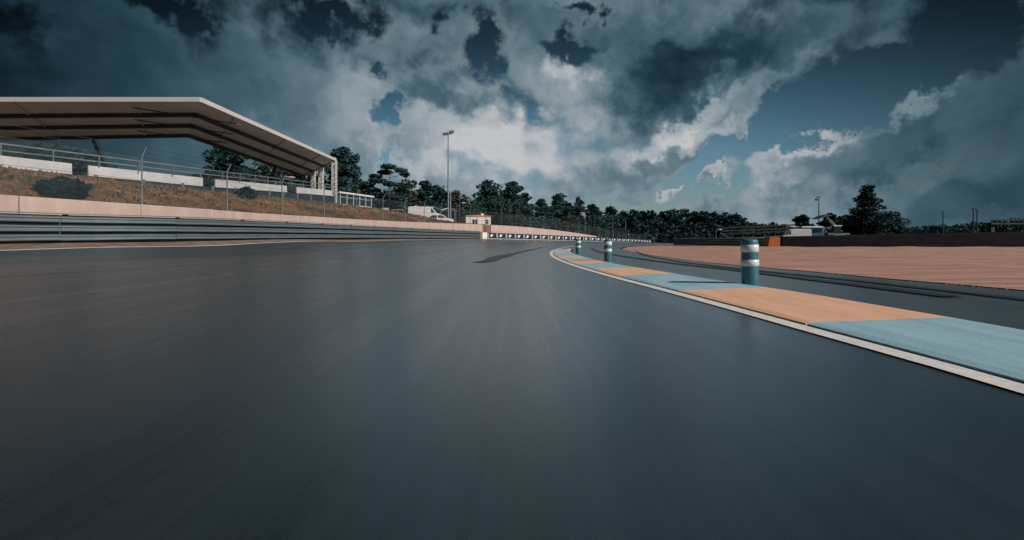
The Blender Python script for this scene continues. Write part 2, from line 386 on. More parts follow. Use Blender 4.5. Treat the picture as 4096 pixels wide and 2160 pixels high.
# ---- ground materials
def asphalt(name, base, streak, warm=0.0, rough=.42, dark=.55, band=.5):
    m = bpy.data.materials.new(name); m.use_nodes = True
    N = NT(m.node_tree); b = N.n['Principled BSDF']
    co = N.new('ShaderNodeTexCoord').outputs['Object']
    wob = N.vmath('ADD', co, N.vmath('SCALE', N.vmath('SUBTRACT', N.noise(co, .05, 2, out='Color'), (.5, .5, .5)), scale=1.2))
    s1 = N.noise(N.mapping(wob, scale=(9, .035, 1)), 1.0, 6, .65)      # rubber laid along the driving line
    s2 = N.noise(N.mapping(wob, scale=(1.3, .02, 1)), 1.0, 3, .5)
    fine = N.noise(co, 130, 3, .7)
    blot = N.noise(co, .35, 5, .6)
    k = N.math('ADD', N.math('MULTIPLY', N.mapr(s1, .35, .65), streak), N.math('MULTIPLY', N.mapr(s2, .3, .7), band))
    k = N.math('ADD', k, N.math('MULTIPLY', N.math('SUBTRACT', fine, .5), .9))
    k = N.math('ADD', k, N.math('MULTIPLY', N.math('SUBTRACT', blot, .5), .7))
    k = N.math('MAXIMUM', N.math('MINIMUM', k, 1.0), 0.0)
    lo = tuple(x * dark for x in base)
    N.l.new(N.mix(k, c4(lo), c4(tuple(x * 1.25 for x in base))), b.inputs['Base Color'])
    N.l.new(N.math('MULTIPLY_ADD', k, .16, rough - .05), b.inputs['Roughness'])
    b.inputs['Specular IOR Level'].default_value = .9
    b.inputs['Sheen Weight'].default_value = .04; b.inputs['Sheen Roughness'].default_value = .35; b.inputs['Sheen Tint'].default_value = (.62, .62, .66, 1)
    b.inputs['Coat Weight'].default_value = 1.0; b.inputs['Coat Roughness'].default_value = .32
    bp = N.new('ShaderNodeBump'); bp.inputs['Strength'].default_value = .12; bp.inputs['Distance'].default_value = .002
    N.l.new(fine, bp.inputs['Height']); N.l.new(bp.outputs[0], b.inputs['Normal'])
    return m
def sand_mat():
    m = bpy.data.materials.new('sand'); m.use_nodes = True
    N = NT(m.node_tree); b = N.n['Principled BSDF']
    co = N.new('ShaderNodeTexCoord').outputs['Object']
    a = N.noise(N.mapping(co, rot=(0, 0, R(24)), scale=(.3, 2.2, 1)), 1.0, 7, .62)
    g = N.noise(co, 30, 4, .7)
    k = N.math('ADD', N.mapr(a, .3, .7), N.math('MULTIPLY', N.math('SUBTRACT', g, .5), .5))
    N.l.new(N.ramp(k, [(0, (.31, .18, .14)), (.5, (.43, .255, .205)), (1, (.50, .315, .255))]), b.inputs['Base Color'])
    b.inputs['Roughness'].default_value = .95; b.inputs['Specular IOR Level'].default_value = .15
    bp = N.new('ShaderNodeBump'); bp.inputs['Strength'].default_value = .6; bp.inputs['Distance'].default_value = .05
    N.l.new(k, bp.inputs['Height']); N.l.new(bp.outputs[0], b.inputs['Normal'])
    return m
def earth_mat(name, stops, sx=.5):
    m = bpy.data.materials.new(name); m.use_nodes = True
    N = NT(m.node_tree); b = N.n['Principled BSDF']
    co = N.new('ShaderNodeTexCoord').outputs['Object']
    a = N.noise(co, sx, 8, .68, .5); g = N.noise(co, 9, 5, .75)
    k = N.math('ADD', N.mapr(a, .28, .72), N.math('MULTIPLY', N.math('SUBTRACT', g, .5), .8))
    N.l.new(N.ramp(k, stops), b.inputs['Base Color'])
    b.inputs['Roughness'].default_value = .95; b.inputs['Specular IOR Level'].default_value = .1
    bp = N.new('ShaderNodeBump'); bp.inputs['Strength'].default_value = .8; bp.inputs['Distance'].default_value = .12
    N.l.new(g, bp.inputs['Height']); N.l.new(bp.outputs[0], b.inputs['Normal'])
    return m
M = {}
M['track'] = asphalt('track_asphalt', (.015, .024, .032), .42, rough=.28)
M['runoff'] = asphalt('runoff_asphalt', (.036, .036, .038), .25, rough=.36, band=.7)
M['sand'] = sand_mat()
M['verge'] = earth_mat('verge_earth', [(0, (.17, .12, .09)), (.5, (.27, .19, .15)), (1, (.33, .25, .20))], 1.5)
M['bank'] = earth_mat('bank_grass', [(0, (.045, .05, .035)), (.28, (.095, .085, .06)), (.52, (.17, .12, .08)), (.76, (.29, .14, .075)), (1, (.32, .22, .15))], .33)
M['field'] = earth_mat('field_grass', [(0, (.02, .032, .02)), (.5, (.045, .06, .035)), (1, (.09, .085, .05))], .2)
M['white_paint'] = material('white_road_paint', (.72, .71, .69), .55, var=.12, scale=14)
M['rubber_mark'] = material('rubber_mark', (.018, .024, .027), .45, var=.3, scale=5)

# ---- the ground: one sheet out to the horizon
xs = np.r_[-2200, -1200, -700, -400, -250, -170, -120, np.arange(-80, 100.1, 3.0), 120, 160, 220, 320, 480, 800, 1300, 2200]
ys = np.r_[-1500, -800, -400, -200, -100, np.arange(-45, 200.1, 3.0), 230, 270, 330, 420, 600, 1000, 1700, 2600]
gx, gy = np.meshgrid(xs, ys, indexing='ij'); gp = np.c_[gx.ravel(), gy.ravel()]
gz = level(gp) - .06
ny = len(ys)
tag(MB().add(np.c_[gp, gz].tolist(), [(i * ny + j, (i + 1) * ny + j, (i + 1) * ny + j + 1, i * ny + j + 1) for i in range(len(xs) - 1) for j in range(ny - 1)], True)
    .build('ground', M['field']), 'dull green field spreading out to the horizon', kind='structure')

Ls = spline(LEFT_LINE, .8); Rs = spline(RIGHT_LINE, .5); Bs = spline(BARRIER, 1.0); Ws = spline(WALL + WALL_ON, 1.0)
SNs = spline(SAND_NEAR, .8)
SFs = np.array(SAND_FAR, float)
SFs = np.stack([np.interp(np.linspace(0, 1, 200), arclen(SFs) / arclen(SFs)[-1], SFs[:, k]) for k in range(3)], 1)
tag(loft(Ls, Rs, 240, 22, .004).build('track', M['track']), 'grey asphalt race track bending away to the right', kind='structure')
RUN = SAND_NEAR + [(10, 43.5, 0), (14.5, 49, 0), (19, 52, 0), (24, 62, 0), (36, 84, 0), (51, 108, 0), (64, 134, 0)]
tag(loft(Rs, spline(RUN, .8), 240, 14, 0.0).build('runoff_area', M['runoff']), 'brownish asphalt run-off between the kerb and the sand', kind='structure')
# gravel trap: raked sand with shallow undulation
sb = loft(SNs, SFs, 120, 70, .012)
rg = np.random.default_rng(5)
for i, (x, y, z) in enumerate(sb.v):
    k = min(1, max(0, (x - 7.5) / 5))
    sb.v[i] = (x, y, z + k * (.035 * math.sin(x * .9 + y * .35) * math.sin(y * .8 - x * .2) + float(rg.normal(0, .012))))
tag(sb.build('sand_trap', M['sand']), 'pale pinkish sand trap on the inside of the bend', kind='structure')
tag(loft(offset(Ls, -.10), offset(np.array([w for w in Ws if w[1] < 166]), .0), 200, 5, -.004).build('verge', M['verge']), 'narrow earth verge below the guard rail', kind='structure')

# small stones thrown out of the sand onto the run-off
rg = np.random.default_rng(31); n = 1100
t_ = rg.random(n); sn = arclen(SNs) / arclen(SNs)[-1]
cx = np.interp(t_, sn, SNs[:, 0]); cy = np.interp(t_, sn, SNs[:, 1])
cx = cx - np.abs(rg.normal(0, .14, n)) + .05
sz = rg.uniform(.004, .012, n)
vs = []; fs = []
for i in range(n):
    z = .004; o = len(vs); a = sz[i]
    vs += [(cx[i] - a, cy[i] - a * .7, z), (cx[i] + a, cy[i] - a * .8, z), (cx[i] + a * .8, cy[i] + a, z), (cx[i] - a * .7, cy[i] + a * .8, z), (cx[i] + a * .1, cy[i], z + a * 1.1)]
    fs += [(o, o + 1, o + 4), (o + 1, o + 2, o + 4), (o + 2, o + 3, o + 4), (o + 3, o, o + 4)]
tag(MB().add(vs, fs).build('pebbles', M['sand']), 'small stones spilled from the sand onto the run-off', kind='stuff')

# painted edge lines
tag(ribbon(offset(Ls, .10), .15, .010).build('edge_line', M['white_paint']), 'thin white line along the outer edge of the track', kind='structure')
tag(ribbon(offset(Rs, .0), .155, .012).build('edge_line', M['white_paint']), 'white line along the inner edge of the track beside the kerb', kind='structure')

# rubber and repair marks
def mark(pts, w, label, name='skid_mark'):
    p = spline([(a, b, 0) for a, b in pts], .6); n = len(p); s = arclen(p) / arclen(p)[-1]
    ww = w if not hasattr(w, '__len__') else np.interp(s, np.linspace(0, 1, len(w)), w)
    tag(ribbon(p, ww, .014).build(name, M['rubber_mark']), label, kind='structure')
mark([(-.98, 14.4), (-.72, 15.8), (-.55, 18.5), (.15, 24), (1.1, 31), (2.6, 41), (3.6, 46)], [.40, .60, .26, .32, .24, .10, .02], 'dark curved rubber mark swinging towards the kerb')
mark([(6.4, 41), (4.9, 29), (4.5, 22.0), (4.6, 15), (5.0, 11.0), (5.3, 6.0)], [.02, .22, .26, .26, .3, .3], 'faint dark skid mark on the run-off asphalt')
mark([(8.2, 34), (6.0, 23), (5.2, 16.5), (5.3, 12), (5.7, 8.5), (6.0, 3)], [.02, .10, .18, .16, .2, .2], 'thin dark skid mark close to the sand', 'skid_mark')

for off, w, lab in ((4.3, .05, 'thin sealed joint running along the outer half of the track'), (8.2, .04, 'thin sealed joint running along the middle of the track')):
    q = offset(Ls, off)
    tag(ribbon(q[q[:, 1] < 60], w, .011).build('sealed_joint', M['rubber_mark']), lab, kind='structure')

# ---- kerb: painted concrete blocks, alternately orange and blue
M['kerb_orange'] = material('kerb_orange', (.96, .56, .36), .5, color2=(.76, .45, .29), scale=1.6, stretch=(3.5, .5, 1), bump=.15, bscale=40)
M['kerb_blue'] = material('kerb_blue', (.38, .61, .71), .5, color2=(.27, .46, .56), scale=1.6, stretch=(3.5, .5, 1), bump=.15, bscale=40)
M['gutter'] = material('gutter_concrete', (.025, .027, .028), .85, var=.3, scale=4)
kerb = thing('kerb', 'low kerb of orange and blue painted blocks along the inside of the bend', 'kerb')
kerb['kind'] = 'structure'; del kerb['category']
inner = offset(Rs, .10); inner = inner[(inner[:, 1] > -6) & (inner[:, 1] < 34)]
back = spline(KERB_BACK, .4)
edges_y = [-5.0, -2.7, -.6, 1.5, 4.0, 6.5, 9.1, 11.2, 13.2, 15.2, 17.2, 19.4, 21.5, 23.6, 25.6, 27.5, 29.3, 31.0, 32.6]
def kerb_row(y):
    a = np.array([np.interp(y, inner[:, 1], inner[:, 0]), y]); b = np.array([np.interp(y, back[:, 1], back[:, 0]), y])
    row = []
    for t, h in ((0, 0.0), (.0, .018), (.06, .030), (.5, .052), (.93, .070), (1.0, .060), (1.0, -.02)):
        p = a * (1 - t) + b * t
        row.append((p[0], p[1], lev(*p) + h + (.006 if h > 0 else 0)))
    return row
for i in range(len(edges_y) - 1):
    y0, y1 = edges_y[i] + .010, edges_y[i + 1] - .010
    rows = [kerb_row(y) for y in np.linspace(y0, y1, 6)]
    k = MB(); n = len(rows[0]); k.add([p for r in rows for p in r], [(r * n + c, r * n + c + 1, (r + 1) * n + c + 1, (r + 1) * n + c) for r in range(5) for c in range(n - 1)])
    k.add(rows[0], [tuple(range(n))[::-1]]); k.add(rows[-1], [tuple(range(n))])
    k.build('kerb_block', M['kerb_blue' if i % 2 == 1 else 'kerb_orange'], kerb)
bk = back[back[:, 1] < 33]
tag(ribbon(offset(bk, .10), .19, .008).build('gutter', M['gutter']), 'dark gutter strip behind the painted kerb', kind='structure')

# ---- the embankment on the outside, behind the concrete wall
EW = [(x - .2, y + .1, z - .30) for x, y, z in ([(-20.9, -2, 2.2), (-17.96, 16, 2.24), (-15.56, 22.3, 2.18), (-14.18, 32.2, 2.24), (-11.57, 47.3, 2.41), (-8.35, 61.4, 2.66),
      (-4.99, 72.5, 2.84), (1.28, 84.7, 2.8), (9.33, 97.8, 2.33), (18.84, 111.8, 1.36), (28.8, 126.7, .42), (36.8, 140.7, -.05), (49, 163, -.6)])]
EC = [(-29, 0, 4.0), (-26, 17, 3.95), (-23.5, 26, 3.9), (-19.7, 33, 3.72), (-17.8, 43, 3.9), (-14.7, 57, 3.9), (-11.8, 72, 3.25),
      (-6, 84, 3.0), (3, 98, 2.7), (13, 113, 1.9), (24, 129, 1.0), (33, 144, .4), (46, 168, -.3)]
EP = [(-46, -2, 4.3), (-43, 18, 4.3), (-38, 34, 4.2), (-33, 45, 4.2), (-30, 58, 4.2), (-27, 68, 4.1), (-24, 80, 3.8),
      (-19, 94, 3.5), (-12, 108, 3.2), (-2, 122, 2.6), (10, 138, 2.0), (20, 154, 1.4), (34, 182, .6)]
EF = [(-150, -30, 5), (-150, 30, 5), (-148, 60, 5), (-144, 90, 5), (-138, 120, 5), (-128, 150, 5), (-116, 180, 4.6), (-100, 206, 4.2), (-80, 232, 3.6), (-50, 256, 3.0),
      (-20, 272, 2.4), (10, 284, 1.8), (50, 300, .8)]
def bank():
    n = 150; rows = []
    for c in (EW, EC, EP, EF):
        q = spline(c, .5); s = arclen(q) / arclen(q)[-1]; u = np.linspace(0, 1, n)
        # keep rows aligned on the control points
        cp = np.array(c, float); idx = np.linspace(0, 1, len(cp)); 
        k = np.array([np.argmin(((q - p) ** 2).sum(1)) for p in cp]); k[0] = 0; k[-1] = len(q) - 1
        sp = s[k]; w = np.interp(u, idx, sp)
        rows.append(np.stack([np.interp(w, s, q[:, j]) for j in range(3)], 1))
    out = []
    seg = [(0, 1, 14), (1, 2, 12), (2, 3, 16)]
    for a, b, m in seg:
        for v in np.linspace(0, 1, m, endpoint=(b == 3)):
            z = v if a != 0 else math.sin(v * math.pi / 2) ** .9
            p = rows[a] * (1 - v) + rows[b] * v; p[:, 2] = rows[a][:, 2] * (1 - z) + rows[b][:, 2] * z
            out.append(p)
    g = np.array(out)                                  # rows x n x 3
    rng = np.random.default_rng(3)
    nz = rng.normal(0, 1, g.shape[:2])
    amp = np.r_[0, np.full(g.shape[0] - 1, .06)][:, None]
    g[:, :, 2] += nz * amp
    return g
BANK = bank()
_bx, _by, _bz = BANK[:, :, 0].ravel(), BANK[:, :, 1].ravel(), BANK[:, :, 2].ravel()
def bank_z(x, y):
    d = (_bx - x) ** 2 + (_by - y) ** 2; i = np.argsort(d)[:4]; w = 1 / (d[i] + .01)
    return float((_bz[i] * w).sum() / w.sum())
nr, nc = BANK.shape[:2]
tag(MB().add(BANK.reshape(-1, 3).tolist(), [(i * nc + j, (i + 1) * nc + j, (i + 1) * nc + j + 1, i * nc + j + 1)[::-1] for i in range(nr - 1) for j in range(nc - 1)], True)
    .build('embankment', M['bank']), 'grassy embankment with orange earth above the concrete wall', kind='structure')

# ------------------------------------------------------------------ materials for the built things
M['steel'] = material('galvanised_steel', (.27, .34, .38), .40, .65, var=.12, scale=2.5, stretch=(.4, .4, 3))
M['steel_dull'] = material('weathered_steel', (.20, .25, .28), .55, .4, var=.2, scale=3)
M['concrete'] = material('pink_concrete', (.47, .365, .33), .85, var=.10, scale=1.3, bump=.2, bscale=25, stretch=(1, 1, .35), spec=.2)
M['brown_door'] = material('brown_gate_paint', (.24, .125, .095), .6, var=.15, scale=2)
M['navy'] = material('navy_board', (.012, .028, .055), .5, var=.15, scale=3)
M['emblem'] = material('pale_blue_print', (.40, .55, .64), .5, var=.08)
M['cream'] = material('cream_print', (.80, .74, .66), .5, var=.06)
M['white'] = material('white_paint', (.74, .74, .73), .5, var=.06, scale=3)
M['board_white'] = material('greyed_white_board', (.52, .53, .54), .55, var=.12, scale=.8)
M['offwhite'] = material('offwhite_cladding', (.66, .64, .60), .6, var=.08, scale=3)
M['belt_and_shade_black'] = material('rubber_belt_and_gap_shade', (.007, .007, .009), .9, spec=.1, var=.3, scale=2, stretch=(.4, .4, 4))  # tyre wall rubber; also colours the painted shade behind the guard rail
M['orange_dark'] = material('orange_foam', (.36, .085, .010), .6, var=.15, scale=4)
M['orange'] = material('orange_trim', (.80, .20, .02), .5, var=.1)
M['teal'] = material('teal_plastic', (.030, .150, .185), .45, var=.12, scale=5)
M['band'] = material('reflective_band', (.62, .66, .70), .4, var=.06)
M['dark_metal'] = material('dark_metal', (.035, .045, .05), .5, .3, var=.2)
M['glass'] = material('dark_glass', (.02, .035, .045), .12, 0, var=.1)
M['rubber'] = material('tyre_rubber', (.015, .015, .016), .8, var=.2)
M['fascia'] = material('white_fascia', (.52, .52, .51), .5, var=.06)
M['membrane'] = material('roof_membrane', (.56, .53, .50), .7, var=.10, scale=.6, transl=.27)
M['dark_blue'] = material('dark_blue_panel', (.012, .032, .05), .6, var=.3, scale=1.2)
M['seat_blue'] = material('blue_seat_plastic', (.05, .14, .23), .5, var=.2, scale=2)
M['mid_blue'] = material('blue_banner', (.10, .24, .36), .6, var=.25, scale=1.5)
M['tarmac_block'] = material('deck_concrete', (.22, .21, .20), .85, var=.15)

def mesh_wire_material():
    m = bpy.data.materials.new('fence_wire'); m.use_nodes = True
    N = NT(m.node_tree); b = N.n['Principled BSDF']
    b.inputs['Base Color'].default_value = (.10, .14, .16, 1); b.inputs['Metallic'].default_value = .3; b.inputs['Roughness'].default_value = .5
    sp = N.new('ShaderNodeSeparateXYZ'); N.l.new(N.new('ShaderNodeTexCoord').outputs['Object'], sp.inputs[0])
    x, z = sp.outputs[0], sp.outputs[2]
    k = None
    for op in ('ADD', 'SUBTRACT'):
        q = N.math('FRACT', N.math('DIVIDE', N.math(op, x, z), .085))
        q = N.math('LESS_THAN', q, .085)
        k = q if k is None else N.math('MAXIMUM', k, q)
    t = N.new('ShaderNodeBsdfTransparent'); mx = N.new('ShaderNodeMixShader')
    N.l.new(k, mx.inputs[0]); N.l.new(t.outputs[0], mx.inputs[1]); N.l.new(b.outputs[0], mx.inputs[2])
    N.l.new(mx.outputs[0], N.n['Material Output'].inputs[0])
    return m
M['wire'] = mesh_wire_material()

# ------------------------------------------------------------------ guard rail on the outside of the bend
W_BEAM = [(.0, -.15), (.035, -.135), (.085, -.105), (.085, -.062), (.02, -.022), (.02, .022), (.085, .062), (.085, .105), (.035, .135), (.0, .15),
          (-.012, .15), (.023, .125), (.073, .1), (.073, .066), (.008, .026), (.008, -.026), (.073, -.066), (.073, -.1), (.023, -.125), (-.012, -.15)]
W_BEAM = W_BEAM[::-1]
sB = arclen(Bs)
s_end = float(np.interp(72.0, Bs[:, 1], sB)) - 2.0          # the rail stops where the advertising boards begin
def on_path(P, S, s): return np.array([np.interp(s, S, P[:, k]) for k in range(3)])
rail = thing('guard_rail', 'long galvanised triple guard rail in front of the pink concrete wall', 'guard rail', (0, 0, 0))
rr = random.Random(12)
s = .0
while s < s_end - .5:
    e = min(s + 4.0, s_end)
    if s_end - e < 1.5: e = s_end
    path = [on_path(Bs, sB, q) for q in np.linspace(s + .006, e - .006, 5)]
    for hgt in (.20, .52, .84):
        MB().sweep([p + np.array((rr.uniform(-.012, .012), 0, hgt + rr.uniform(-.008, .008))) for p in path], [(a, b * .78) for a, b in W_BEAM], closed=True).build('beam', M['steel'], rail)
    MB().sweep([p + np.array((0, 0, 1.05)) for p in path], [(-.06, -.018), (-.06, .018), (.05, .018), (.05, -.018)], closed=True).build('top_rail', M['steel'], rail)
    MB().sweep(path, [(-.03, .0), (-.03, 1.0), (-.018, 1.0), (-.018, .0)], closed=True).build('gap_shade_sheet', M['belt_and_shade_black'], rail)  # added black sheet, stands in for the shade seen between the beams
    p = on_path(Bs, sB, s + .2)
    q = on_path(offset(Bs, -.12), sB, s + .2)
    MB().box((q[0], q[1], q[2] + .50), (.12, .12, 1.06), 0).build('post', M['steel_dull'], rail)
    s = e

# white end block and the advertising boards
def frame_at(P, S, s):
    a, b = on_path(P, S, s - .05), on_path(P, S, s + .05)
    return on_path(P, S, s), math.atan2(b[1] - a[1], b[0] - a[0])
p, rz = frame_at(Bs, sB, s_end + .85)
t = thing('barrier_end_block', 'white block closing the guard rail, just before the first advertising board', 'barrier block', (p[0], p[1], p[2]), rz)
m = MB(); m.box((0, -.05, .42), (1.55, .5, .86)); m.build('block', M['white'], t)
MB().box((0, -.31, .44), (1.2, .02, .5)).build('front_plate', M['cream'], t)
MB().box((0, -.05, .88), (1.62, .56, .06)).build('capping', M['white'], t)

boards = thing('advertising_barrier', 'long row of navy boards printed with pale emblems around the bend', 'advertising boards')
PW = 3.0
pm = MB().box((0, 0, .46), (PW - .03, .10, .84)); pan0 = None
em = MB()
ring = [(math.cos(a) * (.27 if math.sin(a) > -.2 else .22), math.sin(a) * .32) for a in np.linspace(0, 2 * math.pi, 20, endpoint=False)]
em.poly_prism([(x - .80, -.05, z + .47) for x, z in ring], (0, -.012, 0))
hole = MB(); hole.poly_prism([(x * .42 - .76, -.062, z * .40 + .52) for x, z in ring], (0, -.006, 0)); 
flag = MB(); flag.poly_prism([(-.02, -.05, .26), (.52, -.05, .30), (.62, -.05, .46), (1.02, -.05, .60), (.50, -.05, .66), (.08, -.05, .66)], (0, -.012, 0))
kick = MB().box((0, .0, .02), (PW - .03, .16, .05))
pm_o = em_o = None
for i in range(28):
    s = s_end + 1.75 + PW * (i + .5)
    if s > sB[-1] - 2: break
    a, b = on_path(Bs, sB, s - PW / 2), on_path(Bs, sB, s + PW / 2); c = (a + b) / 2
    rz = math.atan2(b[1] - a[1], b[0] - a[0]); tilt = math.atan2(b[2] - a[2], math.hypot(b[0] - a[0], b[1] - a[1]))
    if pm_o is None:
        pm_o = pm.build('board', M['navy'], boards); o = pm_o
        subs = [em.build('emblem', M['emblem'], o), hole.build('emblem_hole', M['navy'], o), flag.build('flag_mark', M['cream'], o), kick.build('base_strip', M['white'], o)]
    else:
        o = part('board', pm_o.data, boards)
        for q in subs: part(q.name.split('.')[0], q.data, o)
    o.location = c; o.rotation_euler = (0, -tilt, rz)

# ------------------------------------------------------------------ concrete wall and catch fence
wall = thing('concrete_wall', 'long pinkish concrete wall behind the guard rail and the advertising boards', 'wall')
Wa = spline(WALL, .5); sW = arclen(Wa)
s_gate = float(np.interp(74.0, Wa[:, 1], sW))
def wall_panel(s0, s1, name, mat, inset=0.0, drop=0.0):
    vs = []
    a, b = on_path(Wa, sW, s0), on_path(Wa, sW, s1)
    d = (b - a)[:2]; d /= np.linalg.norm(d); r = np.array((d[1], -d[0]))
    for base in (a, b):
        for off in (-.18 + 0, -inset):
            q = base[:2] + r * off
            vs += [(q[0], q[1], lev(*base[:2]) - .15), (q[0], q[1], base[2] - drop)]
    # order: a-back-low, a-back-top, a-front-low, a-front-top, b...
    m = MB(); m.add(vs, [(2, 6, 7, 3), (0, 1, 5, 4), (1, 3, 7, 5), (0, 2, 3, 1), (4, 5, 7, 6), (0, 4, 6, 2)])
    return m.build(name, mat, wall)
rng = random.Random(4)
s = 0.0
while s < sW[-1] - 1.0:
    e = min(s + 4.0, sW[-1])
    if s < s_gate < e + .6 and s_gate - s > .4: e = s_gate
    if abs(s - s_gate) < .01:
        e = s + 2.6
        g = wall_panel(s + .02, e - .02, 'gate', M['brown_door'], inset=.12, drop=.06); g['label'] = 'brown gate set into the wall'
        c = on_path(Wa, sW, s + .85)
        MB().box((c[0] + .05, c[1] - .05, c[2] - .95), (.07, .07, 1.5), rz=.6).build('gate_post', M['dark_metal'], g)
    else:
        wall_panel(s + .012, e - .012, 'wall_panel', M['concrete'], inset=rng.uniform(0, .012), drop=rng.uniform(0, .02))
    s = e

FEN = WALL[1:] + [(28.8, 126.7, .30), (36.8, 140.7, -.2), (48, 162, -.6), (58, 182, -.6), (66, 200, -.5)]
Fp = spline(FEN, .5); sF = arclen(Fp); Fo = offset(Fp, -.10)
fence = thing('catch_fence', 'tall wire catch fence standing along the top of the concrete wall', 'fence')
fp = MB(); fp.tube([(0, 0, -.25), (0, 0, 2.05), (0, -.22, 2.45)], .032, 6)
fpo = None; s = 1.0; prev = None
while s < sF[-1]:
    p = on_path(Fo, sF, s)
    if prev is not None:
        d = p - prev; L = math.hypot(d[0], d[1]); rz = math.atan2(d[1], d[0])
        if fpo is None: fpo = fp.build('post', M['steel_dull'], fence); o = fpo
        else: o = part('post', fpo.data, fence)
        o.location = prev; o.rotation_euler = (0, 0, rz)
        m = MB(); m.add([(.05, .0, -.02), (L - .05, .0, d[2] - .02), (L - .05, .0, d[2] + 2.02), (.05, .0, 2.02)], [(0, 1, 2, 3)])
        m.mi = 1
        for h in (.02, .55, 1.05, 1.55, 2.02):
            m.bar((.05, .01, h), (L - .05, .01, h + d[2]), .011)
        for h, y in ((2.22, -.10), (2.42, -.20)):
            m.bar((.05, y, h), (L - .05, y, h + d[2]), .012)
        q = m.build('mesh_panel', [M['wire'], M['dark_metal']], fence); q.location = prev; q.rotation_euler = (0, 0, rz)
    prev = p; s += 5.0 if s < 120 else 6.0

# ------------------------------------------------------------------ bollards beside the kerb
def make_bollard(label, loc):
    t = thing('bollard', label, 'bollard', loc, group='bollards behind the kerb')
    r = .112
    MB().lathe((0, 0, 0), [(.0, 0), (.17, 0), (.17, .025), (.125, .05), (.12, .05), (.0, .05)], 24).build('base', M['teal'], t)
    b = MB().lathe((0, 0, 0), [(r * .98, .045), (r, .06), (r, .66), (r * .96, .69), (r * .6, .70), (0, .70)], 24)
    b.build('body', M['teal'], t)
    for z0, z1 in ((.325, .415), (.52, .625)):
        MB().lathe((0, 0, 0), [(r + .001, z0), (r + .006, z0 + .004), (r + .006, z1 - .004), (r + .001, z1)], 24).build('reflective_band', M['band'], t)
    t.rotation_euler = (R(1.2), R(-1.6), 0)
    return t
b0 = make_bollard('teal bollard with two pale bands nearest the camera, beside a blue kerb block', (3.36, 7.05, lev(3.36, 7.05)))
dup(b0, (2.82, 14.7, lev(2.82, 14.7)), .4, 'middle teal bollard standing against the widest part of the distant kerb')
dup(b0, (2.86, 21.6, lev(2.86, 21.6)), .9, 'small far teal bollard beside the rounded end of the kerb')

# ------------------------------------------------------------------ barriers on the far side of the sand
tw = thing('belted_tyre_wall', 'long black belt-covered tyre wall across the far edge of the sand', 'tyre wall')
TW = spline([(22.8, 44.3, 0), (27, 44.0, 0), (45, 43.9, 0), (62, 43.9, 0), (78, 43.9, 0)], 1.0); sT = arclen(TW)
s = 1.1
while s < sT[-1] - .5:
    e = min(s + 3.0, sT[-1]); path = [on_path(TW, sT, q) for q in np.linspace(s + .006, e - .006, 3)]
    h0 = .90 + .44 * (s / 22.0 if s < 22 else 1 + (s - 22) / 60); h1 = .90 + .44 * (e / 22.0 if e < 22 else 1 + (e - 22) / 60)
    vs = []
    for pth, h in ((path[0], h0), (path[-1], h1)):
        vs += [(pth[0], pth[1], 0), (pth[0], pth[1] + .04, h - .05), (pth[0], pth[1] + .10, h), (pth[0], pth[1] + .9, h), (pth[0], pth[1] + .95, 0)]
    MB().add(vs, [(0, 5, 6, 1), (1, 6, 7, 2), (2, 7, 8, 3), (3, 8, 9, 4), (0, 1, 2, 3, 4), (9, 8, 7, 6, 5)]).build('belt_panel', M['belt_and_shade_black'], tw)
    s = e
p = TW[0]
e = MB().poly_prism([(p[0] - .12, p[1] - .02, 0), (p[0] + .92, p[1] - .08, 0), (p[0] + .92, p[1] - .06, .88), (p[0] + .06, p[1] + .0, .88)], (0, .95, 0)).build('end_cap', M['orange_dark'], tw)
e['label'] = 'orange end of the black tyre wall'

gr = thing('guard_rail', 'dull grey guard rail behind the sand, left of the black tyre wall', 'guard rail')
GP = spline([(18.3, 56.6, 0), (21, 52.4, 0), (25.6, 46.9, 0)], 1.0); sG = arclen(GP); s = 0
while s < sG[-1] - .3:
    e = min(s + 3.2, sG[-1]); path = [on_path(GP, sG, q) for q in np.linspace(s + .006, e - .006, 4)]
    for h in (.16, .42, .68):
        MB().sweep([q + np.array((0, 0, h)) for q in path], [(a * .8, b * .8) for a, b in W_BEAM], closed=True).build('beam', M['steel_dull'], gr)
    MB().box((path[0][0] + .12, path[0][1] + .12, .40), (.12, .12, .80)).build('post', M['dark_metal'], gr)
    s = e

# ------------------------------------------------------------------ grandstand with its angled canopy
gs = thing('grandstand', 'covered grandstand on the embankment with white front boards under an angled pale canopy', 'grandstand')
ZF, ZB = 9.86, 9.0
F = [(-62, 33.0, ZF), (-20.6, 33.0, ZF), (-20.5, 58.0, ZF)]                 # front edge: corner over the track side
Bk = [(-62, 42.5, ZB), (-25.5, 39.4, ZB), (-27.0, 64.8, ZB)]
def lerp(a, b, t): return tuple(x * (1 - t) + y * t for x, y in zip(a, b))
rowsF = [[lerp(F[0], F[1], t) for t in np.linspace(0, 1, 11)], [lerp(F[1], F[2], t) for t in np.linspace(0, 1, 7)]]
rowsB = [[lerp(Bk[0], Bk[1], t) for t in np.linspace(0, 1, 11)], [lerp(Bk[1], Bk[2], t) for t in np.linspace(0, 1, 7)]]
for w in (0, 1):
    for i in range(len(rowsF[w]) - 1):
        for j in range(3):
            q = [lerp(rowsF[w][i], rowsB[w][i], j / 3), lerp(rowsF[w][i + 1], rowsB[w][i + 1], j / 3),
                 lerp(rowsF[w][i + 1], rowsB[w][i + 1], (j + 1) / 3), lerp(rowsF[w][i], rowsB[w][i], (j + 1) / 3)]
            c = Vector([sum(x[k] for x in q) / 4 for k in range(3)])
            q = [c + (Vector(x) - c) * .994 for x in q]
            MB().poly_prism(q, (0, 0, .06)).build('roof_panel', M['membrane'], gs)
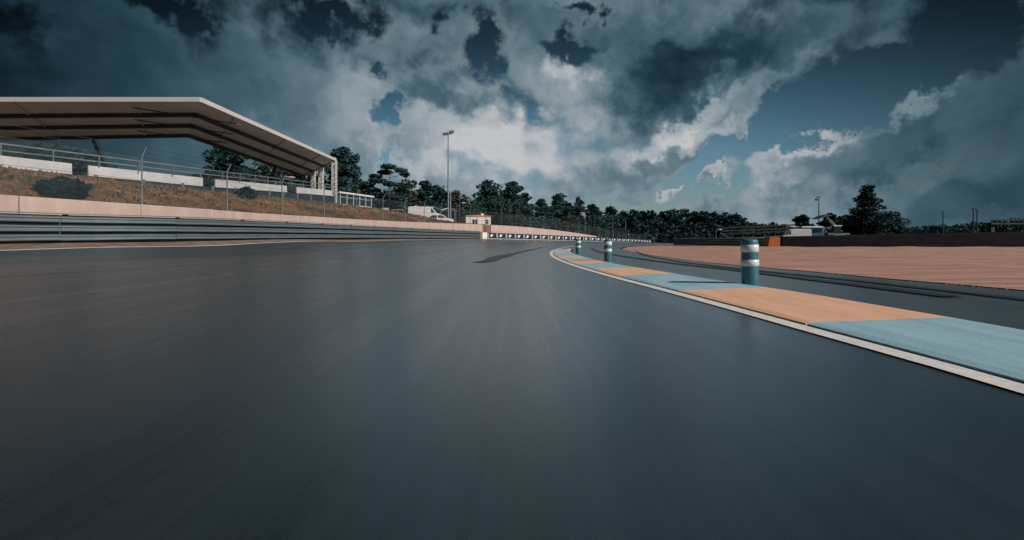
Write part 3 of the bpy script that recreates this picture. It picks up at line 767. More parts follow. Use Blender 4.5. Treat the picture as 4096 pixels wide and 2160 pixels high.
for j in range(1, 4):
    for w in (0, 1):
        a, b = lerp(F[w], Bk[w], j / 3), lerp(F[w + 1], Bk[w + 1], j / 3)
        MB().bar((a[0], a[1], a[2] - .16), (b[0], b[1], b[2] - .16), .22, .26).build('purlin', M['dark_metal'], gs)
for w in (0, 1):
    for i in range(1, len(rowsF[w]) - 1, 2):
        a, b = rowsF[w][i], rowsB[w][i]
        MB().bar((a[0], a[1], a[2] - .10), (b[0], b[1], b[2] - .10), .07, .08).build('rafter', M['fascia'], gs)
for j in range(3):                                                          # diagonal ties across the corner
    a = lerp(lerp(F[0], F[1], .89), lerp(Bk[0], Bk[1], .89), j / 3 + .02); b = lerp(lerp(F[1], F[2], .2), lerp(Bk[1], Bk[2], .2), j / 3 + .02)
    MB().bar((a[0], a[1], a[2] - .42), (b[0], b[1], b[2] - .42), .07).build('tie_rod', M['dark_metal'], gs)
for w in (0, 1):
    a, b = Vector(F[w]), Vector(F[w + 1]); d = (b - a).normalized(); out = Vector((d.y, -d.x, 0))
    MB().bar(a + out * .07 + Vector((0, 0, .02)) - d * .0, b + out * .07 + Vector((0, 0, .02)) + d * .07, .12, .30).build('fascia', M['fascia'], gs)
a, b = F[2], Bk[2]
MB().bar((a[0], a[1] + .08, a[2] - .05), (b[0], b[1] + .08, b[2] - .05), .14, .26).build('fascia', M['fascia'], gs)
def lattice_column(x, y, z0, z1):
    m = MB(); w = .2
    for sx in (-w, w):
        for sy in (-w, w): m.bar((x + sx, y + sy, z0), (x + sx, y + sy, z1), .10)
    z = z0; k = 0
    while z < z1 - .5:
        for sx in (-w, w):
            m.bar((x + sx, y - w, z), (x + sx, y + w, z + .5), .05); 
        for sy in (-w, w):
            m.bar((x - w, y + sy, z + .5 * (k % 2)), (x + w, y + sy, z + .5 * (1 - k % 2)), .05)
        z += .5; k += 1
    m.build('column', M['fascia'], gs)
lattice_column(-20.5, 57.7, 3.6, 9.8)
for t in (.40, .66):
    q = lerp(F[2], Bk[2], t); lattice_column(q[0], q[1] - .2, 3.9, q[2] - .1)
q = lerp(F[2], Bk[2], .18); MB().bar((-20.5, 57.9, 8.6), (q[0] - .8, q[1] + .6, 9.6), .1).build('brace', M['fascia'], gs)
for x in (-34, -44, -54): 
    MB().bar((x, 43.6, 3.8), (x, 42.4 if x < -40 else 40.6, 9.0), .3).build('rear_column', M['dark_metal'], gs)
for y in (48, 56): MB().bar((-28.2, y, 3.8), (-26.4, y, 9.0), .3).build('rear_column', M['dark_metal'], gs)
# back wall under the far left of the canopy
MB().box((-52, 43.8, 6.2), (16, .25, 5.4)).build('back_wall', M['dark_metal'], gs)
# front: white boards, the dark wall under them, the railing above them, steps and benches behind
G = [(-33.6, 5, 4.80), (-25.8, 25.2, 4.90), (-22.0, 35.3, 5.04), (-21.3, 48, 5.76), (-20.2, 57, 6.20)]
for (x0, y0, z0), (x1, y1, z1) in (((-32.4, 8.1, 4.82), (-28.2, 18.8, 4.87)), ((-27.9, 19.8, 4.87), (-24.72, 28.06, 4.94)), ((-24.44, 28.82, 4.95), (-21.98, 35.5, 5.05)),
                                   ((-21.90, 36.9, 5.13), (-21.33, 47.3, 5.73)), ((-21.16, 49.1, 5.81), (-20.3, 56.2, 6.16))):
    MB().bar((x0, y0, z0 - .31), (x1, y1, z1 - .31), .10, .60).build('front_board', M['board_white'], gs)
def along_g(off, dz):
    q = offset(np.array(G), off); q[:, 2] += dz; return q
for off, dz, w, h, nm, mt in ((-.12, -1.5, .16, 1.75, 'terrace_wall', 'dark_blue'), (-.5, -.78, .9, .12, 'terrace_deck', 'tarmac_block')):
    q = along_g(off, dz)
    for i in range(len(q) - 1): MB().bar(q[i], q[i + 1], w, h).build(nm, M[mt], gs)
for k in range(3):
    q = along_g(-1.25 - .8 * k, -.62 + .05 * k)
    for i in range(len(q) - 1): MB().bar(q[i], q[i + 1], .42, .10).build('bench', M['seat_blue'], gs)
    q = along_g(-1.45 - .8 * k, -1.5 + .05 * k)
    for i in range(len(q) - 1): MB().bar(q[i], q[i + 1], .8, 1.5).build('step', M['tarmac_block'], gs)
for dz in (.28, .62):
    q = along_g(-.05, dz)
    for i in range(len(q) - 1): MB().bar(q[i], q[i + 1], .06).build('handrail', M['steel_dull'], gs)
gq = spline(along_g(-.05, 0), 2.2)
rp = None
for p in gq:
    if rp is None: rp = MB().box((0, 0, .31), (.05, .05, .66)).build('rail_post', M['steel_dull'], gs); o = rp
    else: o = part('rail_post', rp.data, gs)
    o.location = p
q = along_g(.10, 0)
uq = spline(along_g(.02, -1.2), 2.6); up = None
for p in uq:
    if up is None: up = MB().box((0, 0, -.3), (.12, .12, 2.0)).build('support_post', M['steel_dull'], gs); o = up
    else: o = part('support_post', up.data, gs)
    o.location = p

# lamp on the stand's railing
t = thing('railing_lamp', 'small white bowl lamp on a short pole above the grandstand boards', 'lamp', (-21.5, 48.2, 5.75))
MB().tube([(0, 0, 0), (0, 0, .75)], .03, 6).build('pole', M['steel_dull'], t)
MB().lathe((0, 0, .72), [(0, 0), (.28, .04), (.55, .16), (.56, .2), (.3, .1), (0, .07)], 16).build('bowl', M['white'], t)

# ------------------------------------------------------------------ spectator box at the end of the stand
bx = thing('spectator_box', 'low blue glazed spectator box with a white flat roof, right of the stand columns', 'building', (-19.3, 62.0, 4.2), math.atan2(5.98, 2.09))
MB().box((0, 1.4, .75), (6.3, 2.6, 1.7)).build('wall', M['mid_blue'], bx)
MB().box((0, 1.4, 2.0), (6.9, 3.2, .18)).build('roof', M['white'], bx)
MB().box((0, 2.2, 1.75), (6.2, 1.0, .36)).build('upper_wall', M['dark_blue'], bx)
for i in range(5):
    w = MB().box((-2.48 + 1.24 * i, .08, 1.05), (1.05, .06, .8)).build('window', M['glass'], bx)
    MB().box((-2.48 + 1.24 * i, .04, .62), (1.1, .08, .07)).build('sill', M['white'], w)
for i in range(6): MB().box((-3.1 + 1.24 * i, -.02, 1.0), (.09, .09, 1.85)).build('mullion', M['fascia'], bx)
MB().box((0, .3, -.35), (6.6, .9, .5)).build('plinth', M['dark_metal'], bx)

# ------------------------------------------------------------------ white hut with an orange roof edge
hut = thing('trackside_hut', 'small white hut with an orange roof edge, behind the wall beside the brown gate', 'hut', (-5.5, 82.0, 2.60), R(20))
W2, D2, H2 = 4.25, 4.3, 1.80
MB().box((0, D2 / 2, H2 / 2), (W2, D2, H2)).build('wall', M['offwhite'], hut)
rf = MB(); rf.poly_prism([(-W2 / 2 - .12, -.12, H2), (W2 / 2 + .12, -.12, H2), (W2 / 2 + .12, -.12, H2 + .10), (0, -.12, H2 + .24), (-W2 / 2 - .12, -.12, H2 + .10)], (0, D2 + .24, 0))
rf.build('roof', M['orange'], hut)
w = MB().box((-.62, -.03, .92), (.72, .08, .74)).build('window', M['glass'], hut)
MB().box((-.62, -.06, .92), (.06, .06, .74)).build('frame_bar', M['white'], w)
w = MB().box((1.45, -.03, .95), (.5, .08, .62)).build('window', M['glass'], hut)
MB().box((1.45, -.06, .95), (.5, .06, .06)).build('frame_bar', M['white'], w)
MB().box((.9, 1.0, H2 + .36), (.5, .5, .34)).build('roof_vent', M['white'], hut)
MB().box((.3, -.05, .85), (.85, .05, 1.65)).build('door', M['white'], hut)

# ------------------------------------------------------------------ tents and parked vehicles on the plateau
def tent(label, x, y, z, w, h, rz):
    t = thing('tent', label, 'tent', (x, y, z), rz, 'dark tents with white edges')
    for sx in (-1, 1):
        for sy in (-1, 1): MB().box((sx * w * .46, sy * w * .35, 1.0), (.08, .08, 2.0)).build('leg', M['steel_dull'], t)
    c = MB(); e = 2.0
    c.add([(-w / 2, -w * .38, e), (w / 2, -w * .38, e), (w / 2, w * .38, e), (-w / 2, w * .38, e), (0, 0, e + h)], [(0, 1, 4), (1, 2, 4), (2, 3, 4), (3, 0, 4), (3, 2, 1, 0)])
    c.build('canopy', M['dark_blue'], t)
    for a, b in (((-w / 2, -w * .385, e + .02), (0, -.03, e + h + .03)), ((w / 2, -w * .385, e + .02), (0, -.03, e + h + .03))):
        MB().bar(a, b, .10, .10).build('white_edge', M['white'], t)
    MB().bar((-w / 2, -w * .39, e - .1), (w / 2, -w * .39, e - .1), .05, .24).build('valance', M['dark_blue'], t)
tent('leftmost of the three dark white-edged tents behind the white van', -16.0, 84, 3.7, 2.6, .55, .05)
tent('middle one of the three dark white-edged tents behind the white van', -13.4, 85, 3.6, 2.6, .5, .12)
tent('rightmost of the three dark white-edged tents behind the white van', -10.9, 85.5, 3.5, 2.6, .5, .2)

def vehicle(name, label, cat, loc, rz, outline, width, mat, windows, wheels, wr=.32, extra=()):
    """outline: side view (x along the length, z up); windows: side glass outlines"""
    t = thing(name, label, cat, loc, rz)
    n = len(outline); vs = []
    zmax = max(z for x, z in outline)
    for s in (-1, 1):
        for ins, k in ((0, 1), ):
            for x, z in outline:
                tuck = .10 * max(0, (z - .55 * zmax) / zmax)
                vs.append((x, s * (width / 2 - tuck), z))
    fs = [tuple(range(n)), tuple(range(n, 2 * n))[::-1]] + [(i, n + i, n + (i + 1) % n, (i + 1) % n) for i in range(n)]
    b = MB().add(vs, fs).build('body', mat, t)
    bm = b.modifiers.new('soft', 'BEVEL'); bm.width = .05; bm.segments = 2; bm.limit_method = 'ANGLE'; bm.angle_limit = R(25)
    for wo in windows:
        for s in (-1, 1):
            pts = []
            for x, z in wo:
                tuck = .10 * max(0, (z - .55 * zmax) / zmax)
                pts.append((x, s * (width / 2 - tuck - .02), z))
            MB().poly_prism(pts, (0, s * .035, 0)).build('window', M['glass'], t)
    for a in extra: a(t, width)
    for x in wheels:
        for s in (-1, 1):
            w = MB().tube([(x, s * (width / 2 - .20), wr), (x, s * (width / 2 + .01), wr)], wr, 16, smooth=False).build('wheel', M['rubber'], t)
            MB().tube([(x, s * (width / 2 - .0), wr), (x, s * (width / 2 + .03), wr)], wr * .58, 12, smooth=False).build('hub', M['steel'], w)
    return t
VAN = [(-2.45, .35), (2.35, .35), (2.5, .62), (2.42, .98), (1.75, 1.18), (1.05, 2.02), (.8, 2.12), (-2.35, 2.12), (-2.48, 1.9)]
def screen(x0, z0, x1, z1, inset=.12):
    def f(t, w):
        MB().add([(x0 + .02, -w / 2 + inset, z0 + .02), (x0 + .02, w / 2 - inset, z0 + .02), (x1 + .02, w / 2 - inset - .06, z1 + .02), (x1 + .02, -w / 2 + inset + .06, z1 + .02),
                  (x0, -w / 2 + inset, z0), (x0, w / 2 - inset, z0), (x1, w / 2 - inset - .06, z1), (x1, -w / 2 + inset + .06, z1)],
                 [(0, 1, 2, 3), (7, 6, 5, 4), (0, 4, 5, 1), (1, 5, 6, 2), (2, 6, 7, 3), (3, 7, 4, 0)]).build('windscreen', M['glass'], t)
    return f
vz = bank_z(-13.2, 76)
vehicle('parked_van', 'large white van facing right on the embankment under the dark tents', 'van', (-13.2, 76.0, 3.45), .08, VAN, 1.9, M['white'],
        [[(.95, 1.22), (1.55, 1.22), (1.0, 1.9), (.95, 1.9)]], (-1.5, 1.65), extra=[screen(1.80, 1.2, 1.12, 1.98)])
CAR = [(-2.1, .30), (2.05, .30), (2.15, .55), (2.0, .80), (1.15, .92), (.55, 1.38), (.2, 1.45), (-1.1, 1.42), (-1.8, 1.0), (-2.12, .85)]
CARW = [[(-1.55, .98), (-.35, .96), (-.35, 1.34), (-1.05, 1.34)], [(-.22, .96), (.95, .94), (.45, 1.32), (-.22, 1.36)]]
M['silver'] = material('silver_car_paint', (.45, .47, .49), .3, .5, var=.05)
vehicle('parked_car', 'silver grey car parked left of the white van above the embankment', 'car', (-17.2, 76.5, 3.75), .15, CAR, 1.75, M['silver'], CARW, (-1.3, 1.3), .31, [screen(1.18, .94, .60, 1.36)])
vehicle('parked_car', 'white car parked in front of the nose of the large white van', 'car', (-10.9, 74.2, 2.85), .3, CAR, 1.75, M['white'], CARW, (-1.3, 1.3), .31, [screen(1.18, .94, .60, 1.36)])
t = thing('white_cabinet', 'small white cabinet at the top of the embankment, left of the silver car', 'cabinet', (-18.6, 73.5, 4.0), .2)
MB().box((0, 0, .62), (.9, .6, 1.1)).build('casing', M['white'], t); MB().box((0, 0, 1.2), (1.0, .7, .08)).build('lid', M['white'], t)
MB().box((.1, -.31, .62), (.55, .03, .8)).build('door', M['offwhite'], t)

# ------------------------------------------------------------------ lights
fl = thing('floodlight_mast', 'tall thin floodlight mast rising behind the wall, left of the white hut', 'light mast', (-9.95, 78.0, 2.9), 0)
MB().tube([(0, 0, 0), (0, 0, 5.2), (0, 0, 14.2)], [.15, .12, .07], 10).build('mast', M['steel_dull'], fl)
MB().tube([(.34, .1, 0), (.34, .1, 4.9)], [.13, .10], 8).build('twin_post', M['steel'], fl)
MB().bar((-.75, 0, .15), (.02, 0, 1.6), .07).build('brace', M['steel'], fl)
ca = MB(); ca.bar((-.75, 0, 5.9), (.05, 0, 5.9), .06); ca.build('camera_arm', M['steel_dull'], fl)
MB().box((-.72, -.05, 6.02), (.34, .22, .18)).build('camera_box', M['dark_metal'], fl)
MB().bar((-.65, 0, 14.0), (.65, 0, 14.25), .08).build('crossarm', M['steel_dull'], fl)
for x, z in ((-.62, 14.0), (-.22, 14.05), (.32, 14.3), (.68, 14.38)):
    h = MB(); h.box((x, -.12, z + .12), (.42, .34, .36), 0, (1.1, 1.25)); h = h.build('floodlight', M['steel_dull'], fl)
    MB().box((x, -.14, z + .33), (.46, .46, .05)).build('hood', M['white'], h)

def street_lamp(label, x, y, z0, z1, r=.07, side=1, pale=True):
    t = thing('street_lamp', label, 'street lamp', (x, y, z0), 0, 'lamps behind the catch fence')
    h = z1 - z0
    MB().tube([(0, 0, 0), (0, 0, h - .15), (side * .1, 0, h - .02), (side * .55, 0, h)], [r, r * .7, r * .6, r * .5], 8).build('pole', M['steel'], t)
    MB().box((side * .78, 0, h + .02), (.62, .26, .13), 0, (.8, .8)).build('lamp_head', M['white'] if pale else M['steel_dull'], t)
    return t
def at(px, y): return (px - 2048) / 2000.0 * y
def up(py, y): return .7 - (py - 956) / 2000.0 * y
for px, py, y, side, lab in ((1838, 812, 95, 1, 'street lamp between the floodlight mast and the hut'), (2132, 806, 112, -1, 'street lamp just right of the tall pine group'),
                             (2340, 852, 118, -1, 'street lamp where the concrete wall ends'), (2452, 893, 134, -1, 'street lamp with a pale head left of the plain pole'),
                             (2515, 913, 150, 1, 'low street lamp right beside the plain pole'), (2550, 913, 158, -1, 'street lamp before the dark wood, right of the plain pole'),
                             (2640, 924, 172, -1, 'street lamp before the dark wood, near the end of the catch fence'), (2736, 933, 165, 1, 'street lamp above the left end of the far guard rail'),
                             (2104, 862, 150, 1, 'dim street lamp half hidden under the pine group'), (2184, 857, 150, -1, 'dim street lamp among the trunks behind the catch fence'),
                             (2864, 918, 92, 1, 'bright street lamp at the corner of the pale picket fence')):
    z0 = bank_z(at(px, y), y) - .1 if px < 2600 else level([(at(px, y), y)])[0] - .1
    street_lamp(lab, at(px, y), y, z0, up(py, y), side=side)
t = thing('pole', 'tall plain grey pole standing behind the catch fence before the wood', 'pole', (at(2502, 143), 143, .2))
MB().tube([(0, 0, 0), (0, 0, up(884, 143) - .2)], [.13, .09], 8).build('shaft', M['steel'], t)
MB().box((0, 0, .15), (.4, .4, .3)).build('foot', M['white'], t)
t = thing('marker_post', 'short white marker post beyond the far end of the advertising boards', 'marker post', (at(2516, 146), 146, .2))
MB().box((0, 0, 1.3), (.35, .1, 1.2)).build('board', M['white'], t); MB().box((0, 0, .5), (.08, .08, 1.0)).build('stake', M['steel_dull'], t)

# ------------------------------------------------------------------ beyond the sand, on the right
def mound(name, pts, label, mat):
    """pts: (x, y, z) ridge, falling away to both sides"""
    q = spline(pts, 1.5); m = MB(); prof = [(-9, -1), (-6, -.55), (-3, -.12), (-1, 0), (1, 0), (3, -.12), (6, -.55), (9, -1)]
    t = np.gradient(q[:, :2], axis=0); t /= np.linalg.norm(t, axis=1)[:, None]
    vs = []; rg = np.random.default_rng(8)
    for p, d in zip(q, t):
        for a, b in prof:
            x, y = p[0] + d[1] * a, p[1] - d[0] * a; g = -.1
            vs.append((x, y, max(g, g + (p[2] - g) * (1 + b)) + float(rg.normal(0, .03))))
    k = len(prof)
    m.add(vs, [(i * k + j, i * k + j + 1, (i + 1) * k + j + 1, (i + 1) * k + j) for i in range(len(q) - 1) for j in range(k - 1)], True)
    return tag(m.build(name, mat), label, kind='structure')
M['pale_grass'] = earth_mat('pale_grass', [(0, (.05, .07, .045)), (.5, (.10, .12, .075)), (1, (.16, .15, .10))], .3)
mound('grass_bank', [(34, 88, .2), (37, 86, .8), (42, 84, 1.05), (47, 82, 1.5), (52, 82, 1.7), (58, 84, 1.2), (66, 88, .4)], 'pale grass bank rising behind the guard rail and the parked vehicles', M['pale_grass'])
mound('earth_bank', [(52, 62, .3), (62, 60, 1.0), (74, 58, 1.9), (90, 56, 2.2), (110, 54, 2.4)], 'dark earth bank behind the right end of the tyre wall', M['field'])
pf = thing('picket_fence', 'pale upright picket fence by the bright lamp behind the far guard rail', 'fence', (0, 0, 0))
pk = None
for i in range(14):
    x, y = 33.2 + .13 * i, 79.5 - .12 * i
    if pk is None: pk = MB().box((0, 0, .9), (.07, .05, 1.8), 0).build('picket', M['steel'], pf); o = pk
    else: o = part('picket', pk.data, pf)
    o.location = (x, y, level([(x, y)])[0]); o.scale = (1, 1, 1 - .05 * i)
MB().bar((33.1, 79.55, 1.1), (35.0, 77.8, .5), .05, .07).build('rail', M['steel'], pf)
lf = thing('paddock_fence', 'long dark boarded fence on the slope before the low trees, left of the vans', 'fence')
lq = spline([(42, 100, 1.2), (50, 99, 1.5), (58, 98, 1.9)], 2.0)
for i in range(len(lq) - 1):
    for h in (.5, 1.1, 1.7): MB().bar(lq[i] + np.array((0, 0, h)), lq[i + 1] + np.array((0, 0, h)), .06, .28).build('board', M['dark_metal'], lf)
    MB().box((lq[i][0], lq[i][1] + .1, lq[i][2] + .6), (.14, .14, 2.8)).build('post', M['dark_metal'], lf)
vehicle('parked_van', 'white van with a sloping nose facing left beyond the tyre wall', 'van', (39.6, 70.0, .25), math.pi - .25, [(x * .74, z * .86) for x, z in VAN], 1.8, M['white'],
        [[(.72, 1.08), (1.15, 1.08), (.76, 1.6), (.72, 1.6)]], (-1.1, 1.2), .3, [screen(1.34, 1.04, .84, 1.68)])
TR = [(-1.9, .5), (1.6, .5), (1.7, 1.0), (1.55, 1.25), (1.2, 1.95), (1.0, 2.05), (-1.85, 2.05)]
M['truck_blue'] = material('blue_truck_paint', (.04, .17, .27), .35, var=.08)
def roof_cap(t, w): MB().box((-.4, 0, 2.14), (2.9, w - .05, .15), 0, (.94, .94)).build('roof', M['white'], t)
vehicle('parked_truck', 'small blue truck with a white roof parked behind the sloping white van', 'truck', (44.0, 74.5, .35), math.pi - .2, TR, 1.9, M['truck_blue'],
        [[(.2, 1.3), (1.25, 1.3), (.98, 1.9), (.2, 1.9)], [(-1.6, 1.3), (-.1, 1.3), (-.1, 1.9), (-1.6, 1.9)]], (-1.2, 1.0), .38, [screen(1.58, 1.3, 1.24, 1.92), roof_cap])

# telescopic loader with its bucket raised
tl = thing('telescopic_loader', 'telescopic loader raising its dark bucket beside the thin lamp mast', 'loader', (49.2, 77.0, .3), 0)
M['loader_green'] = material('loader_paint', (.085, .105, .045), .55, var=.15, scale=2)
MB().box((.7, 0, .95), (3.4, 1.6, .7), 0, (.92, .9)).build('chassis', M['loader_green'], tl)
cb = MB().box((.5, -.3, 1.8), (1.2, .9, 1.1), 0, (.8, .85)).build('cab', M['glass'], tl)
MB().box((.5, -.3, 2.42), (1.25, .95, .12)).build('cab_roof', M['white'], cb)
MB().bar((1.7, .35, 1.5), (-.15, .35, 3.35), .34, .38).build('boom', M['loader_green'], tl)
MB().bar((-.05, .35, 3.25), (-.65, .35, 3.85), .24, .26).build('boom_tip', M['loader_green'], tl)
bu = MB(); bu.poly_prism([(-.25, -.6, 3.95), (-.95, -.6, 3.85), (-2.35, -.6, 3.45), (-2.4, -.6, 3.55), (-1.4, -.6, 4.02), (-.6, -.6, 4.2)], (0, 1.7, 0)); bu.build('bucket', M['dark_metal'], tl)
for x in (-.5, 1.9):
    for s in (-1, 1):
        w = MB().tube([(x, s * .6, .55), (x, s * 1.0, .55)], .55, 18, smooth=False).build('wheel', M['rubber'], tl)
        MB().tube([(x, s * .99, .55), (x, s * 1.03, .55)], .28, 12, smooth=False).build('hub', M['loader_green'], w)
t = thing('light_mast', 'thin twin-headed lamp mast standing behind the telescopic loader', 'light mast', (at(3275, 84), 84, .2))
MB().tube([(0, 0, 0), (0, 0, up(792, 84) - .2)], [.10, .06], 8).build('mast', M['dark_metal'], t)
MB().box((-.1, 0, up(789, 84) - .2), (.55, .3, .14)).build('lamp_head', M['dark_metal'], t)
MB().box((-.38, 0, up(799, 84) - .2), (.34, .3, .30), .3).build('lamp_head', M['dark_metal'], t)
for px, y, top, lab in ((3772, 96, 846, 'thin dark mast rising over the right-hand tree line'), (3893, 84, 836, 'taller of two dark masts side by side near the footbridge'),
                        (3908, 84, 840, 'slightly shorter of two dark masts side by side near the footbridge')):
    t = thing('light_mast', lab, 'light mast', (at(px, y), y, .0)); h = up(top, y)
    MB().tube([(0, 0, 0), (0, 0, h)], [.13, .08], 8).build('mast', M['dark_metal'], t)
    MB().box((0, 0, h + .05), (.5, .25, .16)).build('lamp_head', M['dark_metal'], t)
fb = thing('footbridge', 'dark footbridge crossing at the far right edge behind the tree line', 'footbridge', (at(3965, 100), 100, 0))
for x in (0, 9.5, 19): MB().box((x, 0, 1.9), (.7, .7, 3.8)).build('pier', M['dark_metal'], fb)
MB().box((9.5, 0, 3.75), (20.5, 1.6, .30)).build('deck', M['dark_metal'], fb)
for y in (-.75, .75): MB().box((9.5, y, 4.55), (20.5, .06, .10)).build('handrail', M['dark_metal'], fb)
for i in range(14): MB().box((-.6 + 1.55 * i, -.75, 4.2), (.06, .06, .75)).build('baluster', M['dark_metal'], fb)

# ------------------------------------------------------------------ trees
def foliage_mat(name, a, b, c):
    m = bpy.data.materials.new(name); m.use_nodes = True
    N = NT(m.node_tree); p = N.n['Principled BSDF']
    co = N.new('ShaderNodeTexCoord').outputs['Object']
    rnd = N.new('ShaderNodeNewGeometry').outputs['Random Per Island']
    k = N.math('ADD', N.math('MULTIPLY', N.mapr(N.noise(co, .9, 4, .6), .3, .7), .6), N.math('MULTIPLY', rnd, .4))
    N.l.new(N.ramp(k, [(0, a), (.5, b), (1, c)]), p.inputs['Base Color'])
    p.inputs['Roughness'].default_value = .65; p.inputs['Specular IOR Level'].default_value = .2
    t = N.new('ShaderNodeBsdfTranslucent'); N.l.new(p.inputs['Base Color'].links[0].from_socket, t.inputs[0])
    mx = N.new('ShaderNodeMixShader'); mx.inputs[0].default_value = .18
    N.l.new(p.outputs[0], mx.inputs[1]); N.l.new(t.outputs[0], mx.inputs[2]); N.l.new(mx.outputs[0], N.n['Material Output'].inputs[0])
    return m
FM = {'pine': foliage_mat('pine_needles', (.012, .042, .046), (.026, .078, .080), (.052, .110, .104)),
      'leaf': foliage_mat('green_leaves', (.018, .050, .044), (.038, .082, .066), (.070, .112, .082)),
      'brown': foliage_mat('autumn_leaves', (.026, .038, .028), (.052, .060, .042), (.085, .082, .056)),
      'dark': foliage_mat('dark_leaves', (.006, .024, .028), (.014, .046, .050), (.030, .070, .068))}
M['bark'] = material('bark', (.10, .075, .06), .9, var=.3, scale=3, stretch=(3, 3, .6))
M['pale_bark'] = material('pale_bark', (.26, .24, .21), .9, var=.25, scale=3)

def scatter(rg, pads, n, size):
    """small leaf sprays spread through ellipsoidal pads: (x, y, z, rx, ry, rz)"""
    P = np.array(pads, float); vol = P[:, 3] * P[:, 4] + P[:, 3] * P[:, 5]
    idx = rg.choice(len(P), n, p=vol / vol.sum())
    d = rg.normal(0, 1, (n, 3)); d /= np.linalg.norm(d, axis=1)[:, None]
    r = rg.uniform(.25, 1.0, n) ** .5 * rg.uniform(.85, 1.12, n)
    c = P[idx, :3] + d * r[:, None] * P[idx, 3:]
    a = rg.normal(0, 1, (n, 3)); a[:, 2] *= .6; a /= np.linalg.norm(a, axis=1)[:, None]
    b = np.cross(a, rg.normal(0, 1, (n, 3))); b /= np.linalg.norm(b, axis=1)[:, None]
    s = size * rg.uniform(.55, 1.35, n)[:, None]
    q = np.stack([c - a * s, c + b * s * .55, c + a * s, c - b * s * .55], 1).reshape(-1, 3)
    f = np.arange(4 * n).reshape(-1, 4)
    return q, f
def mesh_from(name, v, f, mat, parent):
    me = bpy.data.meshes.new(name)
    me.vertices.add(len(v)); me.vertices.foreach_set('co', v.astype(np.float32).ravel())
    me.loops.add(f.size); me.loops.foreach_set('vertex_index', f.astype(np.int32).ravel())
    me.polygons.add(len(f)); me.polygons.foreach_set('loop_start', np.arange(0, f.size, 4, dtype=np.int32))
    me.update(calc_edges=True); me.materials.append(mat)
    o = bpy.data.objects.new(name, me); COL.objects.link(o); o.parent = parent
    return o
def profile(kind, t):
    if kind == 'cone': return (1 - t) ** .85 * .98 + .06
    if kind == 'pine': return max(0.0, math.sin(math.pi * min(1, .22 + .78 * t))) ** .6 * (1 - .25 * t)
    if kind == 'round': return math.sqrt(max(0, 1 - (2 * t - 1) ** 2))
    return 1
def make_pads(kind, H, Wd, rnd):
    pads = []
    if kind == 'scots':                 # open crown of flat pads on a bare stem
        for z, x, w in ((.97, .02, .42), (.93, .30, .34), (.90, -.18, .40), (.84, .46, .26), (.80, -.36, .34), (.72, -.30, .46), (.66, .05, .34), (.60, .44, .24), (.55, -.42, .40),
                        (.46, -.30, .50), (.40, .30, .40), (.34, -.34, .50), (.28, .10, .52), (.20, -.10, .60)):
            pads.append((x * Wd, rnd.uniform(-.25, .25) * Wd, z * H, w * Wd * .55, w * Wd * .55, H * .045))
        return pads
    lo = {'cone': .06, 'pine': .05, 'round': .08, 'umbrella': .55}[kind]
    n = {'cone': 46, 'pine': 40, 'round': 30, 'umbrella': 22}[kind]
    for i in range(n):
        t = (i + rnd.random()) / n
        if kind == 'umbrella': rr = math.sqrt(max(.05, 1 - t * t))
        else: rr = profile(kind, t)
        z = lo * H + t * H * (.97 - lo)
        a = rnd.uniform(0, 2 * math.pi); k = rnd.uniform(.15, .95) * rr * Wd * .5
        s = rnd.uniform(.17, .30) * Wd * (.5 + .5 * rr)
        pads.append((math.cos(a) * k, math.sin(a) * k, z, s, s, s * (.42 if kind != 'round' else .75)))
    if kind == 'cone': pads.append((0, 0, H * .96, Wd * .05, Wd * .05, H * .05))
    return pads
NTREE = [0]
def tree(label, px, Y, top, width_px, kind='pine', mat='pine', base=None, n=2600, lean=0.0, name=None, side=None, bark='bark', group=None):
    """px and top locate the crown in the photograph at the distance Y (metres)"""
    NTREE[0] += 1; rnd = random.Random(100 + NTREE[0]); rg = np.random.default_rng(500 + NTREE[0])
    x = at(px, Y)
    z0 = base if base is not None else (bank_z(x, Y) if px < 2620 else level([(x, Y)])[0])
    z0 -= .1
    H = max(.8, up(top, Y) - z0); Wd = 1.18 * width_px / 2000.0 * Y
    t = thing(name or {'scots': 'pine_tree', 'pine': 'pine_tree', 'cone': 'conifer', 'round': 'tree', 'umbrella': 'tree'}[kind], label, 'tree', (x, Y, z0), 0, group)
    pads = make_pads(kind, H, Wd, rnd)
    th = H * (.93 if kind in ('cone', 'scots') else .8)
    r0 = max(.10, H * .018)
    ph = rnd.uniform(0, 6)
    trunk = [(lean * H * q * q + .012 * H * math.sin(3 * q + ph), .01 * H * math.cos(2.5 * q + ph), th * q) for q in np.linspace(0, 1, 7)]
    m = MB().tube(trunk, [r0 * (1.25 if i == 0 else 1 - .8 * i / 6) for i in range(7)], 7)
    m.build('trunk', M[bark], t)
    lm = MB()
    for p in pads[::2 if kind != 'scots' else 1]:
        zz = max(.05 * H, min(th * .97, p[2] - rnd.uniform(.02, .08) * H)); q = zz / th * 6; i = min(5, int(q)); k = q - i
        s = [trunk[i][j] * (1 - k) + trunk[i + 1][j] * k for j in range(3)]
        mid = (s[0] * .5 + p[0] * .5, s[1] * .5 + p[1] * .5, s[2] * .35 + p[2] * .65 - .01 * H)
        lm.tube([s, mid, p[:3]], [r0 * .34, r0 * .22, r0 * .08], 5, cap=False)
    lm.build('limbs', M[bark], t)
    v, f = scatter(rg, pads, int(n * 1.5), max(.12, .040 * Wd ** .5 * H ** .5 * (2600 / n) ** .5 * 1.0))
    mesh_from('crown', v, f, FM[mat], t)
    return t

T = tree
